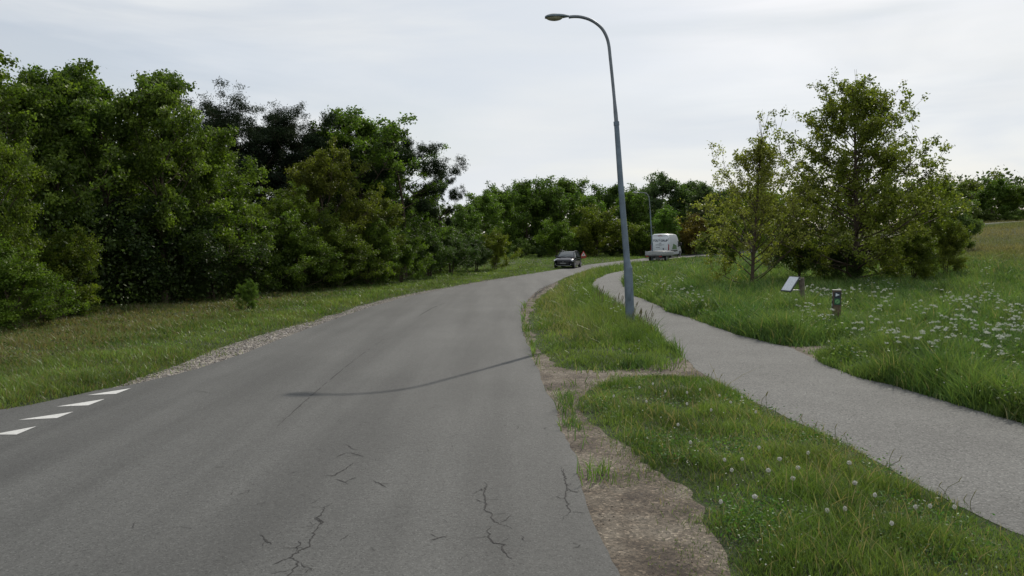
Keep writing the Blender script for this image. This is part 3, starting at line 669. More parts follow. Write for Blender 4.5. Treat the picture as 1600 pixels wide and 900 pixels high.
# dark undergrowth filling the inside of the wood
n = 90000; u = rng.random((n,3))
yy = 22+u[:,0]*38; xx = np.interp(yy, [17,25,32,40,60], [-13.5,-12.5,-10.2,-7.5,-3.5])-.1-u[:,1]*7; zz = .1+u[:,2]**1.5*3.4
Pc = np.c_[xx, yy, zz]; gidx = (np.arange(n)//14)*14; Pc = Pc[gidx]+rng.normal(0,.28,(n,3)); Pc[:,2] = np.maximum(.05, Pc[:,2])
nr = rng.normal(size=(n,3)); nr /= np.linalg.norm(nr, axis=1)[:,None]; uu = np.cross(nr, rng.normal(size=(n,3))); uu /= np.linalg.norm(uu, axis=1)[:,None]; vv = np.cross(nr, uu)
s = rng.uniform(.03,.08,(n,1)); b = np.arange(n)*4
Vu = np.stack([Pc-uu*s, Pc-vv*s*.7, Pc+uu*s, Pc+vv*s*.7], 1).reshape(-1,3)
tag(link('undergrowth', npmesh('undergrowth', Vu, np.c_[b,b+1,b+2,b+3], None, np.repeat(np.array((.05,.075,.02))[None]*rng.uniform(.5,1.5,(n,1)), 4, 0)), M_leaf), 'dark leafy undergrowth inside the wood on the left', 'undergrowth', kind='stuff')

def leafmass(name, Pc, size, col, lab):
    n = len(Pc); nr = rng.normal(size=(n,3)); nr /= np.linalg.norm(nr, axis=1)[:,None]; uu = np.cross(nr, rng.normal(size=(n,3))); uu /= np.linalg.norm(uu, axis=1)[:,None]; vv = np.cross(nr, uu)
    s = size*rng.uniform(.6,1.4,(n,1)); b = np.arange(n)*4; V_ = np.stack([Pc-uu*s, Pc-vv*s*.7, Pc+uu*s, Pc+vv*s*.7], 1).reshape(-1,3)
    tag(link(name, npmesh(name, V_, np.c_[b,b+1,b+2,b+3], None, np.repeat(np.array(col)[None]*rng.uniform(.5,1.5,(n,1)), 4, 0)), M_leaf), lab, 'woodland', kind='stuff')
n = 36000; xx = rng.uniform(-22, 125, n); yy = 122+rng.random(n)*14+3*wob(xx, xx*0, .2, 8); zz = rng.random(n)*(7.0+1.2*wob(xx, yy, .35, 9))
gi = (np.arange(n)//12)*12; Pc = np.c_[xx, yy, zz][gi]+rng.normal(0,.8,(n,3)); Pc[:,2] = np.abs(Pc[:,2])+T(Pc[:,0], Pc[:,1])
leafmass('distant_wood', Pc, .28, (.042,.062,.016), 'dense distant woodland closing off the view behind the far row of trees')
# ------------------------------------------------------------------ flowers
def leafcards(P0, size, r, flat=.5, aspect=.5):
    n = len(P0); nn_ = r.normal(size=(n,3))*flat+np.array([0,0,1]); nn_ /= np.linalg.norm(nn_, axis=1)[:,None]
    u = np.cross(nn_, r.normal(size=(n,3))); u /= np.linalg.norm(u, axis=1)[:,None]; v_ = np.cross(nn_, u); s = size*r.uniform(.7,1.3,(n,1))
    return np.stack([P0-u*s*.5, P0-v_*s*.5*aspect, P0+u*s*.5, P0+v_*s*.5*aspect], 1).reshape(-1,3)
def parsley(seed):
    r = np.random.default_rng(seed); V, Q = [], []; H = r.uniform(.75,.95); heads = []
    tube([(0,0,0),(.02,0,H*.4),(.03,.02,H*.7)], [.006,.005,.004], 4, V, Q, None)
    for k in range(7):
        a = k*2.4; t = r.uniform(.35,.7); b = np.array([.03,.01,H*t]); L_ = r.uniform(.12,.28); e2 = b+np.array([math.cos(a)*L_, math.sin(a)*L_, H*(1-t)*r.uniform(.15,1.05)])
        tube([b, (b+e2)/2+np.array([math.cos(a)*.03,math.sin(a)*.03,-.01]), e2], [.004,.003,.002], 3, V, Q, None); heads.append(e2)
    st = npmesh('stem', V, Q, None, np.tile(np.array((.07,.12,.03)), (len(V),1)))
    fl = []
    for h_ in heads:
        R0 = r.uniform(.035,.055); Hp = []
        for j in range(10):
            a = r.uniform(0,6.28); q = R0*math.sqrt(r.random()); c = h_+np.array([math.cos(a)*q, math.sin(a)*q, .03-q*.5]); Hp.append(c+r.normal(0,.008,(8,3)))
        Hp = np.concatenate(Hp); Vf = leafcards(Hp, .015, r, 1.5, .9); b = np.arange(len(Hp))*4
        m_ = npmesh('flower_head', Vf, np.c_[b,b+1,b+2,b+3], None, np.tile(np.array((.52,.55,.48)), (len(Vf),1))); m_.materials.append(M_petal); fl.append(m_)
    Lp = np.c_[r.normal(0,.10,160), r.normal(0,.10,160), r.uniform(.05,.5,160)]; Vl = leafcards(Lp, .06, r, .8, .35); b = np.arange(160)*4
    lf = npmesh('leaves', Vl, np.c_[b,b+1,b+2,b+3], None, np.repeat(np.array((.05,.11,.02))*r.uniform(.7,1.4,(160,1)),4,0))
    for m in (st, lf): m.materials.append(M_grass)
    return st, fl, lf, H
PP = [parsley(100+i) for i in range(4)]
Z3 = [(720,150),(770,185),(620,235),(670,200),(350,270),(425,280),(400,250),(500,315),(625,300),(610,325),(700,360),(760,370),(840,260),(910,330),(860,370),(800,400),(750,430),(745,455),(250,355),(170,250),(180,180),(110,120),(190,130),(140,270),(230,150),(550,395),(430,420),(500,400),(300,425),(880,300),(920,350),(555,220),(500,190),(725,65),(90,350),(30,370),(240,410),(470,330),(590,240),(785,205),(690,215),(930,395),(830,345),(900,270),(100,135),(150,190),(200,210)]
spots = [(1330+a/3.463, 400+b/3.463) for a, b in Z3]+[(1265,449),(1279,447),(1287,452),(1292,455),(1266,452),(1255,470),(1268,478),(1290,485),(1322,452),(1335,447),(1420,415),(1404,408)]
spots2 = [(1003,432),(1010,437),(1020,428),(1030,440),(1015,446),(1040,433),(1050,450),(996,440),(1062,436),(1075,448),(1090,462),(1108,455)]
spots3 = [(889,446),(893,449),(918,460),(899,455),(952,470),(963,479),(905,443)]
def put_parsley(lst, lab, grp, hs):
    for i, (px, py) in enumerate(lst):
        st, fl, lf, H = PP[i % 4]; sc_ = hs*random.uniform(.8,1.15)
        for _ in range(1):
            x, y = G(px, py, H*sc_*.95)
            if is_hard(np.array([[x,y]]))[0]: x += .6
            r_ = thing('cow_parsley', lab, 'flower', (x, y, float(T(x,y))), random.uniform(0,6.28), grp); r_.scale = (sc_*.95,sc_*.95,sc_)
            for nm, me in [('stem',st),('leaves',lf)]+[('flower_head',f_) for f_ in fl]:
                o = bpy.data.objects.new(nm, me); COL.objects.link(o); o.parent = r_
put_parsley([p_ for p_ in spots if p_[0] < 1337], 'white cow parsley blooming close around the marker post and information board', 'cow parsley round the marker post', .95)
put_parsley([p_ for p_ in spots if 1337 <= p_[0] < 1450], 'white cow parsley in tall grass just right of the marker post', 'cow parsley right of the marker post', .9)
put_parsley([p_ for p_ in spots if 1450 <= p_[0] < 1530], 'white cow parsley on the bank between marker post and right frame edge', 'cow parsley in the middle of the bank', .9)
put_parsley([p_ for p_ in spots if p_[0] >= 1530], 'dense white cow parsley on the bank at the right frame edge', 'cow parsley at the right frame edge', .9)
put_parsley(spots2, 'white cow parsley in grass between the far lamp and the sparse tree', 'cow parsley by the sparse tree', .8)
put_parsley(spots3, 'white cow parsley on the grass island left of the near street lamp', 'cow parsley on the lamp island', .55)
def dandelion(seed):
    r = np.random.default_rng(seed); V, Q = [], []; H = .17
    tube([(0,0,0),(.01,.005,H*.5),(.015,.01,H)], [.0025,.002,.002], 4, V, Q, None)
    st = npmesh('stem', V, Q, None, np.tile(np.array((.16,.14,.06)), (len(V),1))); st.materials.append(M_grass)
    d = r.normal(size=(150,3)); d /= np.linalg.norm(d, axis=1)[:,None]; P0 = d*.019*r.uniform(.75,1,(150,1))+np.array([.015,.01,H+.014]); V2 = leafcards(P0, .010, r, 3, .8); b = np.arange(150)*4
    fl = npmesh('seed_head', V2, np.c_[b,b+1,b+2,b+3], None, np.tile(np.array((.58,.58,.54)), (len(V2),1))); fl.materials.append(M_petal); return st, fl
DD = [dandelion(1), dandelion(2)]
DL = [(400,133),(442,122),(545,150),(550,185),(421,178),(620,205),(645,158),(720,165),(522,250),(555,305),(838,357),(808,395),(897,385),(880,418),(715,358),(664,362),(688,392),(1060,372),(1078,435),(752,475),(600,492),(1307,505),(1255,508),(1035,515),(990,520),(925,338),(775,322),(1385,508),(760,210),(482,145),(320,160),(590,140),(680,180),(1130,470),(1180,560)]
for i, (a, b) in enumerate(DL):
    x, y = G(800+a/2, 540+b/2, .22); 
    if is_hard(np.array([[x,y]]))[0]: x += .15
    big = (a, b) in [(838,357),(808,395),(897,385),(880,418),(1060,372),(1078,435),(752,475)]
    r_ = thing('dandelion_clock', 'larger fluffy white dandelion seed head in the middle of the foreground verge' if big else 'small white dandelion head at the verge end nearest the dirt crossing' if b < 215 else 'small white dandelion head low in the near grass of the foreground verge', 'flower', (x, y, .05), random.uniform(0,6.28), 'large dandelion clocks' if big else 'small dandelion clocks by the dirt crossing' if b < 215 else 'small dandelion clocks in the near verge'); s_ = 1.1 if big else .8; r_.scale = (s_,s_,1.0)
    for nm, me in zip(('stem','seed_head'), DD[i % 2]):
        o = bpy.data.objects.new(nm, me); COL.objects.link(o); o.parent = r_
def daisies(name, n0, dmin, dmax, cond, lab, hz, size, parent=None):
    u = rng.random(n0); d = dmin*(dmax/dmin)**u; th = rng.uniform(-.66, .66, n0); P = np.c_[d*np.tan(th), d]; k = cond(P) & ~is_hard(P) & (wob(P[:,0], P[:,1], 2.2, 81) > -.2); P = P[k]; n = len(P)
    c = np.c_[P, T(P[:,0], P[:,1])+.06+hz*rng.uniform(.4, 1, n)]; V_ = leafcards(c, 1, rng, .6, .9); V_ = (V_.reshape(n,4,3)-c[:,None])*(size*(1+.02*d[k]))[:,None,None]+c[:,None]
    b = np.arange(n)*4; tag(link(name, npmesh(name, V_.reshape(-1,3), np.c_[b,b+1,b+2,b+3], None, np.tile(np.array((.55,.56,.48)), (4*n,1))), M_petal), lab, 'flowers', kind='stuff')
daisies('small_flowers', 1500, 4, 15, lambda P: inside(P, ver_poly), 'tiny pale flowers sprinkled in the foreground verge', .10, .016)
daisies('small_flowers', 4500, 10, 50, lambda P: cr(P) & (P[:,0] > .28*P[:,1]), 'tiny pale flowers sprinkled in the tall grass of the right bank', .40, .022)
# tall flowering grass / sorrel stalks
def stalks(name, lst, lab, H, headcol, cnt=5, spread=.15):
    V, Q = [], []; C_ = []
    r = np.random.default_rng(len(lst)+3)
    for px, py in lst:
        x0, y0 = G(px, py)
        for _ in range(cnt):
            x, y = x0+r.normal(0,spread), y0+r.normal(0,spread)
            if is_hard(np.array([[x,y]]))[0]: continue
            h = H*r.uniform(.6,1.1); tx, ty = x+r.normal(0,.08), y+r.normal(0,.08); z = float(T(x,y)); k = len(V)
            wd = .0012+.00022*y
            tube([(x,y,z),((x+tx)/2-.01,(y+ty)/2,z+h*.6),(tx,ty,z+h*.8)], [wd]*3, 3, V, Q, None); C_ += [(.12,.14,.05)]*(len(V)-k); k = len(V)
            tube([(tx,ty,z+h*.78),(tx+.01,ty,z+h*.88),(tx+.03,ty,z+h)], [wd*1.1,wd*1.9,wd*.6], 4, V, Q, None); C_ += [headcol]*(len(V)-k)
    tag(link(name, npmesh(name, V, Q, None, C_), M_grass), lab, 'grass', kind='stuff')
stalks('flowering_grass', [(1128,600),(1140,606),(1150,612),(1300,690),(1310,696),(1330,705),(1290,685),(1500,800),(1540,815),(1470,785),(1400,748),(1440,765),(1120,604),(1200,650)], 'thin flowering grass stalks along the cycle path edge of the verge', .33, (.26,.25,.13), 2, .2)
stalks('seeding_grass', [(1000,514),(1010,518),(1020,525),(960,486),(968,492),(980,505),(975,500),(1005,520),(950,485),(942,475)], 'tall seeding grass stalks around the near street lamp foot', .65, (.20,.18,.10), 9, .25)

# ------------------------------------------------------------------ mesh-building helpers for objects
class MB:
    def __init__(s): s.bm = bmesh.new()
    def box(s, c, d, rot=None, bev=0):
        r = bmesh.ops.create_cube(s.bm, size=1); vs_ = r['verts']; bmesh.ops.scale(s.bm, vec=d, verts=vs_)
        if bev:
            es = list({e_ for v_ in vs_ for e_ in v_.link_edges}); rb = bmesh.ops.bevel(s.bm, geom=es, offset=bev, segments=2, affect='EDGES', profile=.5); vs_ = list({v_ for f in rb['faces'] for v_ in f.verts} | {v_ for v_ in vs_ if v_.is_valid})
        if rot is not None: bmesh.ops.rotate(s.bm, cent=(0,0,0), matrix=rot, verts=vs_)
        bmesh.ops.translate(s.bm, vec=c, verts=vs_); return s
    def cyl(s, a, b, r1, r2=None, n=16, cap=True):
        a, b = Vector(a), Vector(b); d = b-a; r2 = r1 if r2 is None else r2
        r = bmesh.ops.create_cone(s.bm, cap_ends=cap, segments=n, radius1=r1, radius2=r2, depth=d.length)
        bmesh.ops.rotate(s.bm, cent=(0,0,0), matrix=d.to_track_quat('Z','Y').to_matrix(), verts=r['verts']); bmesh.ops.translate(s.bm, vec=(a+b)/2, verts=r['verts']); return s
    def tube(s, pts, rad, n=14):
        V, Q = [], []; tube([np.array(p) for p in pts], rad, n, V, Q, None); vv_ = [s.bm.verts.new(v_) for v_ in V]
        for q in Q: s.bm.faces.new([vv_[i] for i in q])
        s.bm.faces.new(vv_[:n][::-1]); s.bm.faces.new(vv_[-n:]); return s
    def loft(s, secs, cap=True):
        """secs: list of (y, [(x,z)...] half outline from bottom centre to top centre)"""
        rows = []
        for y, pr in secs:
            full = [(x, z) for x, z in pr]+[(-x, z) for x, z in pr[::-1] if x > 1e-6]
            rows.append([s.bm.verts.new((x, y, z)) for x, z in full])
        for a, b in zip(rows, rows[1:]):
            n = len(a)
            for i in range(n): s.bm.faces.new((a[i], a[(i+1)%n], b[(i+1)%n], b[i]))
        if cap: s.bm.faces.new(rows[0][::-1]); s.bm.faces.new(rows[-1])
        return s
    def poly(s, pts, thick=None):
        vv_ = [s.bm.verts.new(p) for p in pts]; f = s.bm.faces.new(vv_)
        if thick:
            e_ = bmesh.ops.extrude_face_region(s.bm, geom=[f]); bmesh.ops.translate(s.bm, vec=thick, verts=[v_ for v_ in e_['geom'] if isinstance(v_, bmesh.types.BMVert)])
        return s
    def build(s, name, mat, parent=None, smooth=True, sub=0):
        bmesh.ops.recalc_face_normals(s.bm, faces=s.bm.faces[:]); me = bpy.data.meshes.new(name); s.bm.to_mesh(me); s.bm.free()
        if smooth:
            me.polygons.foreach_set('use_smooth', [True]*len(me.polygons)); me.set_sharp_from_angle(angle=R_(35))
        return link(name, me, mat, parent)
def at_pt(px, py, h=0):
    x, y = G(px, py, h); return x, y, float(T(x, y))

# ------------------------------------------------------------------ street lamps
M_steelL = plain('painted_steel', (.14,.18,.22), .45, .3, var=.22, scale=4)
M_steelU = plain('galvanised_steel', (.17,.19,.21), .5, .5, var=.2, scale=6)
M_head = plain('lamp_housing', (.12,.16,.18), .4, .2)
M_glass = plain('lamp_bowl', (.30,.29,.20), .25, var=.1)
M_cover = plain('hatch', (.12,.155,.19), .5, .3)
def street_lamp(px, py, dirx, label, d_top=(945,75), H=8.45, s=1):
    x, y, z = at_pt(px, py)
    root = thing('street_lamp', label, 'street lamp', (x, y, z))
    k = s*y/F; bx = lambda p: ((p[0]-px)*k, 0, (py-p[1])*k)      # the pole's own outline, in metres
    return root, k, bx
x0, y0, z0 = at_pt(986, 513)
root = thing('street_lamp', 'tall leaning grey blue street lamp on the grass island between road and cycle path', 'street lamp', (x0, y0, z0))
k = y0/F; q = lambda px, py: ((px-986)*k, 0, (513-py)*k)
MB().tube([(0,0,-.3), q(980.5,418)], [.125,.118], 20).tube([q(980.5,419), q(979,412), q(978.3,404)], [.118,.10,.088], 20).build('base_section', M_steelL, root)
MB().tube([q(978.4,405), q(968,290), q(960.5,196)], [.088,.078,.068], 18).tube([q(960.6,198), q(960.2,192)], [.078,.078], 18).build('pole', M_steelL, root)
arc = [(960.3,193),(955,140),(950,95),(947.5,75),(943.5,62),(937,51),(928,43),(917,37),(904,33.5),(893,33),(886,33.8)]
MB().tube([q(*p_) for p_ in smooth_line(arc, 3)], [.055]*2+[.042]*(len(arc)*3-4), 12).build('arm', M_steelU, root)
def lamp_head(root, c, s=1):
    h = MB(); cx, cy, cz = c
    secs = [(.0,.035,.03),(.05,.05,.045),(.12,.09,.06),(.25,.125,.07),(.42,.135,.07),(.52,.11,.055),(.57,.06,.03)]
    rows = []
    for (t, hw, hh) in secs:
        rows.append([h.bm.verts.new((cx-t*s, cy+hw*s*math.cos(a)*1.0, cz+.02*s+max(0,math.sin(a))*hh*s-.045*s*t+ (0.0 if math.sin(a) >= -.01 else -.012*s))) for a in np.linspace(0, 2*math.pi, 14, endpoint=False)])
    for a, b in zip(rows, rows[1:]):
        for i in range(14): h.bm.faces.new((a[i], a[(i+1)%14], b[(i+1)%14], b[i]))
    h.bm.faces.new(rows[0][::-1]); h.bm.faces.new(rows[-1]); hd = h.build('lamp_head', M_head, root)
    gl = MB(); r = bmesh.ops.create_uvsphere(gl.bm, u_segments=16, v_segments=10, radius=1)
    bmesh.ops.scale(gl.bm, vec=(.21*s,.115*s,.085*s), verts=r['verts']); bmesh.ops.translate(gl.bm, vec=(cx-.35*s, cy, cz-.0*s), verts=r['verts'])
    gl.build('lamp_bowl', M_glass, hd)
lamp_head(root, q(886,34), 1.12)
hx = q(983,460); MB().box((hx[0]-.02, -.118, hx[2]), (.10,.02,.32), bev=.006).build('hatch', M_cover, root)
x1, y1, z1 = at_pt(1019.5, 407.5)
root = thing('street_lamp', 'far thin street lamp standing beside the white van', 'street lamp', (x1, y1, z1)); k1 = y1/F; q = lambda px, py: ((px-1019.5)*k1, 0, (407.5-py)*k1)
MB().tube([(0,0,-.2), q(1018.6,380)], [.10,.09], 12).build('base_section', M_steelL, root)
MB().tube([q(1018.6,380), q(1015,330)], [.07,.055], 12).build('pole', M_steelL, root)
arc = [(1015,330),(1013.4,312),(1011.5,306),(1007.5,302.5),(1002,301.5),(997,302)]
MB().tube([q(*p_) for p_ in smooth_line(arc, 3)], [.045]*(len(arc)*3-2), 10).build('arm', M_steelU, root)
lamp_head(root, q(997,302), 1.0)

# ------------------------------------------------------------------ info board and marker post
M_wood = plain('weathered_wood', (.13,.11,.09), .9, var=.35, scale=9, spec=.2)
M_wood2 = plain('dark_timber', (.11,.08,.058), .9, var=.35, scale=9, spec=.2)
M_frame = plain('board_frame', (.05,.055,.06), .6)
M_panel = plain('panel_print', (.62,.65,.70), .35, var=.12, scale=22)
M_alu = plain('aluminium', (.5,.5,.5), .35, .8)
x, y, z = at_pt(1257, 492); kk = y/F
root = thing('information_board', 'slanted white information panel on a thick leaning wooden post by the path', 'sign', (x, y, z))
Qp = lambda px, py, dy=0: Vector(((px-1257)*kk, dy, (492-py)*kk))
b = MB(); pA, pB = Vector((0,0,-.2)), Qp(1251.5,434,.05); ax = (pB-pA).normalized()
rot = ax.to_track_quat('Z','Y').to_matrix(); b.box((pA+pB)/2, (.17,.17,(pB-pA).length), rot, .015).build('post', M_wood, root)
tl = Qp(1236,433,.17); tr_ = tl+Vector((.14,-.42,0)); dn = Vector((-.30,-.10,-.43))*.98
u_ = (tr_-tl).normalized(); v2 = dn.normalized(); nrm = u_.cross(v2); nrm = nrm if nrm.z > 0 else -nrm
ctr = (tl+tr_+dn)/2+Vector((0,0,0)); ctr = tl+(tr_-tl)/2+dn/2; wu, wv = (tr_-tl).length, dn.length
rotm = Matrix((u_, -v2, nrm)).transposed()
MB().box(ctr, (wu+.07, wv+.07, .035), rotm, .006).build('board_frame', M_frame, root)
MB().box(ctr+nrm*.019, (wu, wv, .006), rotm).build('panel', M_panel, root)
bb = MB(); bl = ctr+v2*wv*.42-nrm*.02; bb.cyl(bl+u_*wu*.2, Qp(1250,453,.0), .014, n=8); bb.cyl(ctr-v2*wv*.4-nrm*.02, Qp(1251,437,0), .014, n=8); bb.build('bracket', M_alu, root)

x, y, z = at_pt(1306, 518); kk = y/F; h = (518-453)*kk
root = thing('marker_post', 'short square wooden post with blue arrow and green circle plaque in the weeds', 'post', (x, y, z), R_(-14))
W = .2; MB().box((0,0,h/2-.1), (W,W,h+.2), bev=.012).build('post', M_wood2, root)
MB().box((0,0,h+.006), (W+.02,W+.02,.018), bev=.004).build('cap', plain('post_cap',(.22,.23,.2),.7), root)
py_ = -W/2
pq = MB().box((0,py_-.006,h-.21), (.155,.012,.34)).build('plaque', plain('plaque_dark',(.012,.022,.035),.45), root)
MB().poly([(-.045,py_-.016,h-.07),(-.045,py_-.016,h-.16),(.055,py_-.016,h-.115)], (0,.003,0)).build('arrow', plain('sign_white',(.6,.65,.72),.5), pq, False)
MB().box((0,py_-.0135,h-.29), (.15,.002,.16)).build('green_field', plain('sign_green',(.015,.09,.035),.5), pq, False)
MB().cyl((0,py_-.0145,h-.29),(0,py_-.0185,h-.29),.058,n=24).build('circle', plain('sign_light_green',(.13,.30,.12),.5), pq, False)
sm = MB(); sm.cyl((-.022,py_-.0185,h-.315),(.0,py_-.021,h-.29),.008,n=6); sm.cyl((0,py_-.0185,h-.29),(.028,py_-.021,h-.262),.009,n=6); sm.build('circle_mark', plain('mark_green',(.02,.07,.03),.5), pq, False)
sp_ = MB().box((-W/2-.005,0,h-.25), (.010,.13,.42)).build('side_plaque', plain('plaque_black',(.02,.022,.025),.5), root)
M_wh = plain('sticker_white',(.6,.62,.6),.5)
for zz_, hh_ in ((h-.11,.09),(h-.25,.05),(h-.39,.07)): MB().box((-W/2-.012,0,zz_), (.003,.08,hh_)).build('sticker', M_wh, sp_, False)

# ------------------------------------------------------------------ warning sign by the road
x, y = at(911.5, 82); z = float(T(x,y))
root = thing('warning_sign', 'small red bordered triangular warning sign behind the black car', 'sign', (x, y, z))
zs = zat(391.5, y)-z; MB().cyl((0,0,-.2),(0,0,zs-.1),.035,n=10).build('post', plain('sign_post',(.25,.26,.26),.5,.5), root)
def tri(mb, w_, zc, yy, th): return mb.poly([(-w_/2,yy,zc-w_*.29),(w_/2,yy,zc-w_*.29),(0,yy,zc+w_*.58)], (0,th,0))
tri(MB(), .72, zs-.42, -.04, .02).build('red_plate', plain('sign_red',(.42,.02,.02),.5), root, False)
tri(MB(), .44, zs-.43, -.047, .004).build('white_field', M_wh, root, False)
MB().box((0,-.052,zs-.40),(.07,.006,.17)).build('symbol', plain('sign_black',(.02,.02,.02),.5), root, False)
MB().box((0,-.045,zs-.75),(.5,.012,.14)).build('sub_plate', plain('sub_red',(.35,.03,.03),.5), root, False)

# ------------------------------------------------------------------ vehicles
M_black = plain('car_paint', (.004,.005,.010), .12, coat=.0, spec=.35, var=.05)
M_glassD = plain('tinted_glass', (.05,.062,.066), .08, spec=.8, var=.05)
M_tyre = plain('tyre', (.02,.02,.02), .85); M_rim = plain('alloy_rim', (.35,.36,.37), .35, .7)
M_lens = plain('headlight_lens', (.85,.87,.9), .12, var=.03); M_plastic = plain('black_plastic', (.025,.025,.025), .6)
M_white = plain('van_paint', (.62,.65,.68), .35, coat=.6, var=.05, scale=2); M_red = plain('tail_lamp', (.28,.02,.02), .3)
M_plate = plain('number_plate', (.2,.2,.2), .6); M_text = plain('lettering', (.05,.06,.08), .6); M_gal = plain('galvanised_sheet', (.36,.37,.38), .45, .35, var=.2, scale=3)
def wheel(root, x, y, r, w_, side, under=None):
    wh = MB().cyl((x-w_/2,y,r),(x+w_/2,y,r), r, n=28).build('wheel', M_tyre, root)
    xo = x+side*(w_/2+.004); rm = MB().cyl((xo-side*.02,y,r),(xo,y,r), r*.66, n=24)
    for j in range(6):
        a = j*math.pi/3; rm.box((xo+side*.006,y+math.cos(a)*r*.34,r+math.sin(a)*r*.34),(.014,.045,r*.6),Matrix.Rotation(-(a-math.pi/2),3,'X'))
    rm.build('rim', M_rim, wh)
# car: forward is -Y in its own frame
x, y = at(887.5, 67.5); z = float(T(x,y))+.012
va = math.atan2(x, y)
car = thing('parked_car', 'black estate car coming round the bend with headlights facing the camera', 'car', (x, y, z), -(va+R_(12)))
car.name = 'oncoming_car'
def bs(y_, hw, zb, zt, tuck=.86, crown=.02):
    return (y_, [(0,zb),(hw*.82,zb),(hw*.95,zb+.06),(hw,zb+.22),(hw,(zb+zt)/2+.08),(hw*.985,zt-.12),(hw*.93,zt-.03),(hw*tuck,zt),(hw*.4,zt+crown),(0,zt+crown)])
body = MB().loft([bs(-2.03,.60,.36,.62),bs(-1.99,.76,.24,.70),bs(-1.85,.835,.20,.76),bs(-1.6,.86,.19,.82),bs(-1.2,.865,.19,.90),bs(-.85,.868,.19,.95),bs(-.3,.87,.19,.955),bs(.6,.87,.19,.965),bs(1.4,.868,.2,.985),bs(1.85,.84,.24,.98),bs(2.02,.80,.32,.92),bs(2.08,.74,.36,.80)]).build('body', M_black, car)
def gs(y_, hb, ht, zb, zt): return (y_, [(0,zb),(hb,zb),(hb*.995,zb+.05),((hb+ht)/2,(zb+zt)/2+.02),(ht+.03,zt-.08),(ht-.03,zt-.02),(ht*.6,zt),(0,zt+.005)])
MB().loft([gs(-1.0,.76,.74,.93,.95),gs(-.35,.79,.60,.93,1.38),gs(-.15,.79,.595,.93,1.42),gs(.8,.79,.59,.93,1.43),gs(1.35,.785,.58,.93,1.39),gs(1.9,.76,.56,.93,1.12),gs(1.98,.74,.55,.93,1.0)]).build('windows', M_glassD, car)
MB().loft([(y_, [(0,zt-.01),(hw-.08,zt-.015),(hw+.005,zt-.05),(hw-.01,zt-.015),(hw-.09,zt+.015),(0,zt+.02)]) for y_, hw, zt in ((-.32,.60,1.385),(-.1,.615,1.425),(.8,.61,1.435),(1.35,.60,1.395),(1.6,.58,1.31))]).build('roof', M_black, car)
for sx in (-1, 1):
    pl = MB(); 
    for (ya, za, yb, zb_, wa, wb) in ((-1.0,.94,-.33,1.385,.775,.615),(.45,.95,.42,1.42,.79,.615),(1.25,.96,1.2,1.40,.785,.61),(1.92,.98,1.4,1.38,.765,.60)):
        pl.cyl((sx*wa,ya,za),(sx*wb,yb,zb_),.032,n=8)
    pl.build('pillar', M_black, car)
    MB().tube([(sx*.56,-.1,1.465),(sx*.56,.4,1.48),(sx*.56,1.2,1.45)],[.018]*3,8).build('roof_rail', M_rim, car)
    hl = MB(); hl.loft([(-.02,[(0,-.07),(.16,-.05),(.20,0),(.15,.065),(0,.075)]),(.16,[(0,-.05),(.12,-.04),(.14,0),(.1,.05),(0,.06)])]); bmesh.ops.rotate(hl.bm, cent=(0,0,0), matrix=Matrix.Rotation(R_(-sx*28),3,'Z')@Matrix.Rotation(R_(-24),3,'X'), verts=hl.bm.verts[:]); bmesh.ops.translate(hl.bm, vec=(sx*.655,-1.905,.70), verts=hl.bm.verts[:]); hl.build('headlight', M_lens, car)
    MB().box((sx*.60,-1.985,.37),(.17,.05,.055),bev=.01).build('fog_lamp', M_lens, car)
    m_ = MB(); m_.box((sx*.97,-.62,1.0),(.17,.11,.12),bev=.03); m_.cyl((sx*.84,-.62,.95),(sx*.92,-.62,.98),.02,n=6); m_.build('wing_mirror', M_black, car)
    MB().box((sx*.868,.15,.80),(.02,2.2,.012)).build('side_trim', M_rim, car); MB().box((sx*.872,-.45,.86),(.02,.16,.025)).box((sx*.872,.55,.86),(.02,.16,.025)).build('door_handle', M_black, car)
    for yy_ in (-1.28,1.30):
        MB().cyl((sx*.80,yy_,.34),(sx*.874,yy_,.34),.365,n=28).build('wheel_arch', M_plastic, car); wheel(car, sx*.79, yy_, .31, .2, sx)
    MB().box((sx*.74,2.02,.82),(.16,.1,.2),bev=.02).build('tail_light', M_red, car)
MB().box((0,-2.03,.44),(1.0,.05,.16),bev=.02).build('lower_grille', M_plastic, car)
MB().box((0,-2.035,.585),(1.0,.04,.05),bev=.01).build('upper_grille', M_plastic, car)
MB().box((0,-2.062,.44),(.50,.012,.11)).build('number_plate', M_plate, car)
bd = MB(); bd.poly([(0,-2.062,.64),(.045,-2.062,.58),(0,-2.062,.52),(-.045,-2.062,.58)],(0,.01,0)).build('badge', M_rim, car, False)
MB().box((0,-2.0,.25),(1.3,.06,.03),bev=.008).build('bumper_lip', M_rim, car)
for sx in (-.3,.3): MB().cyl((sx-.25,-.98,.965),(sx+.25,-.80,1.09),.010,n=6).build('wiper', M_plastic, car)
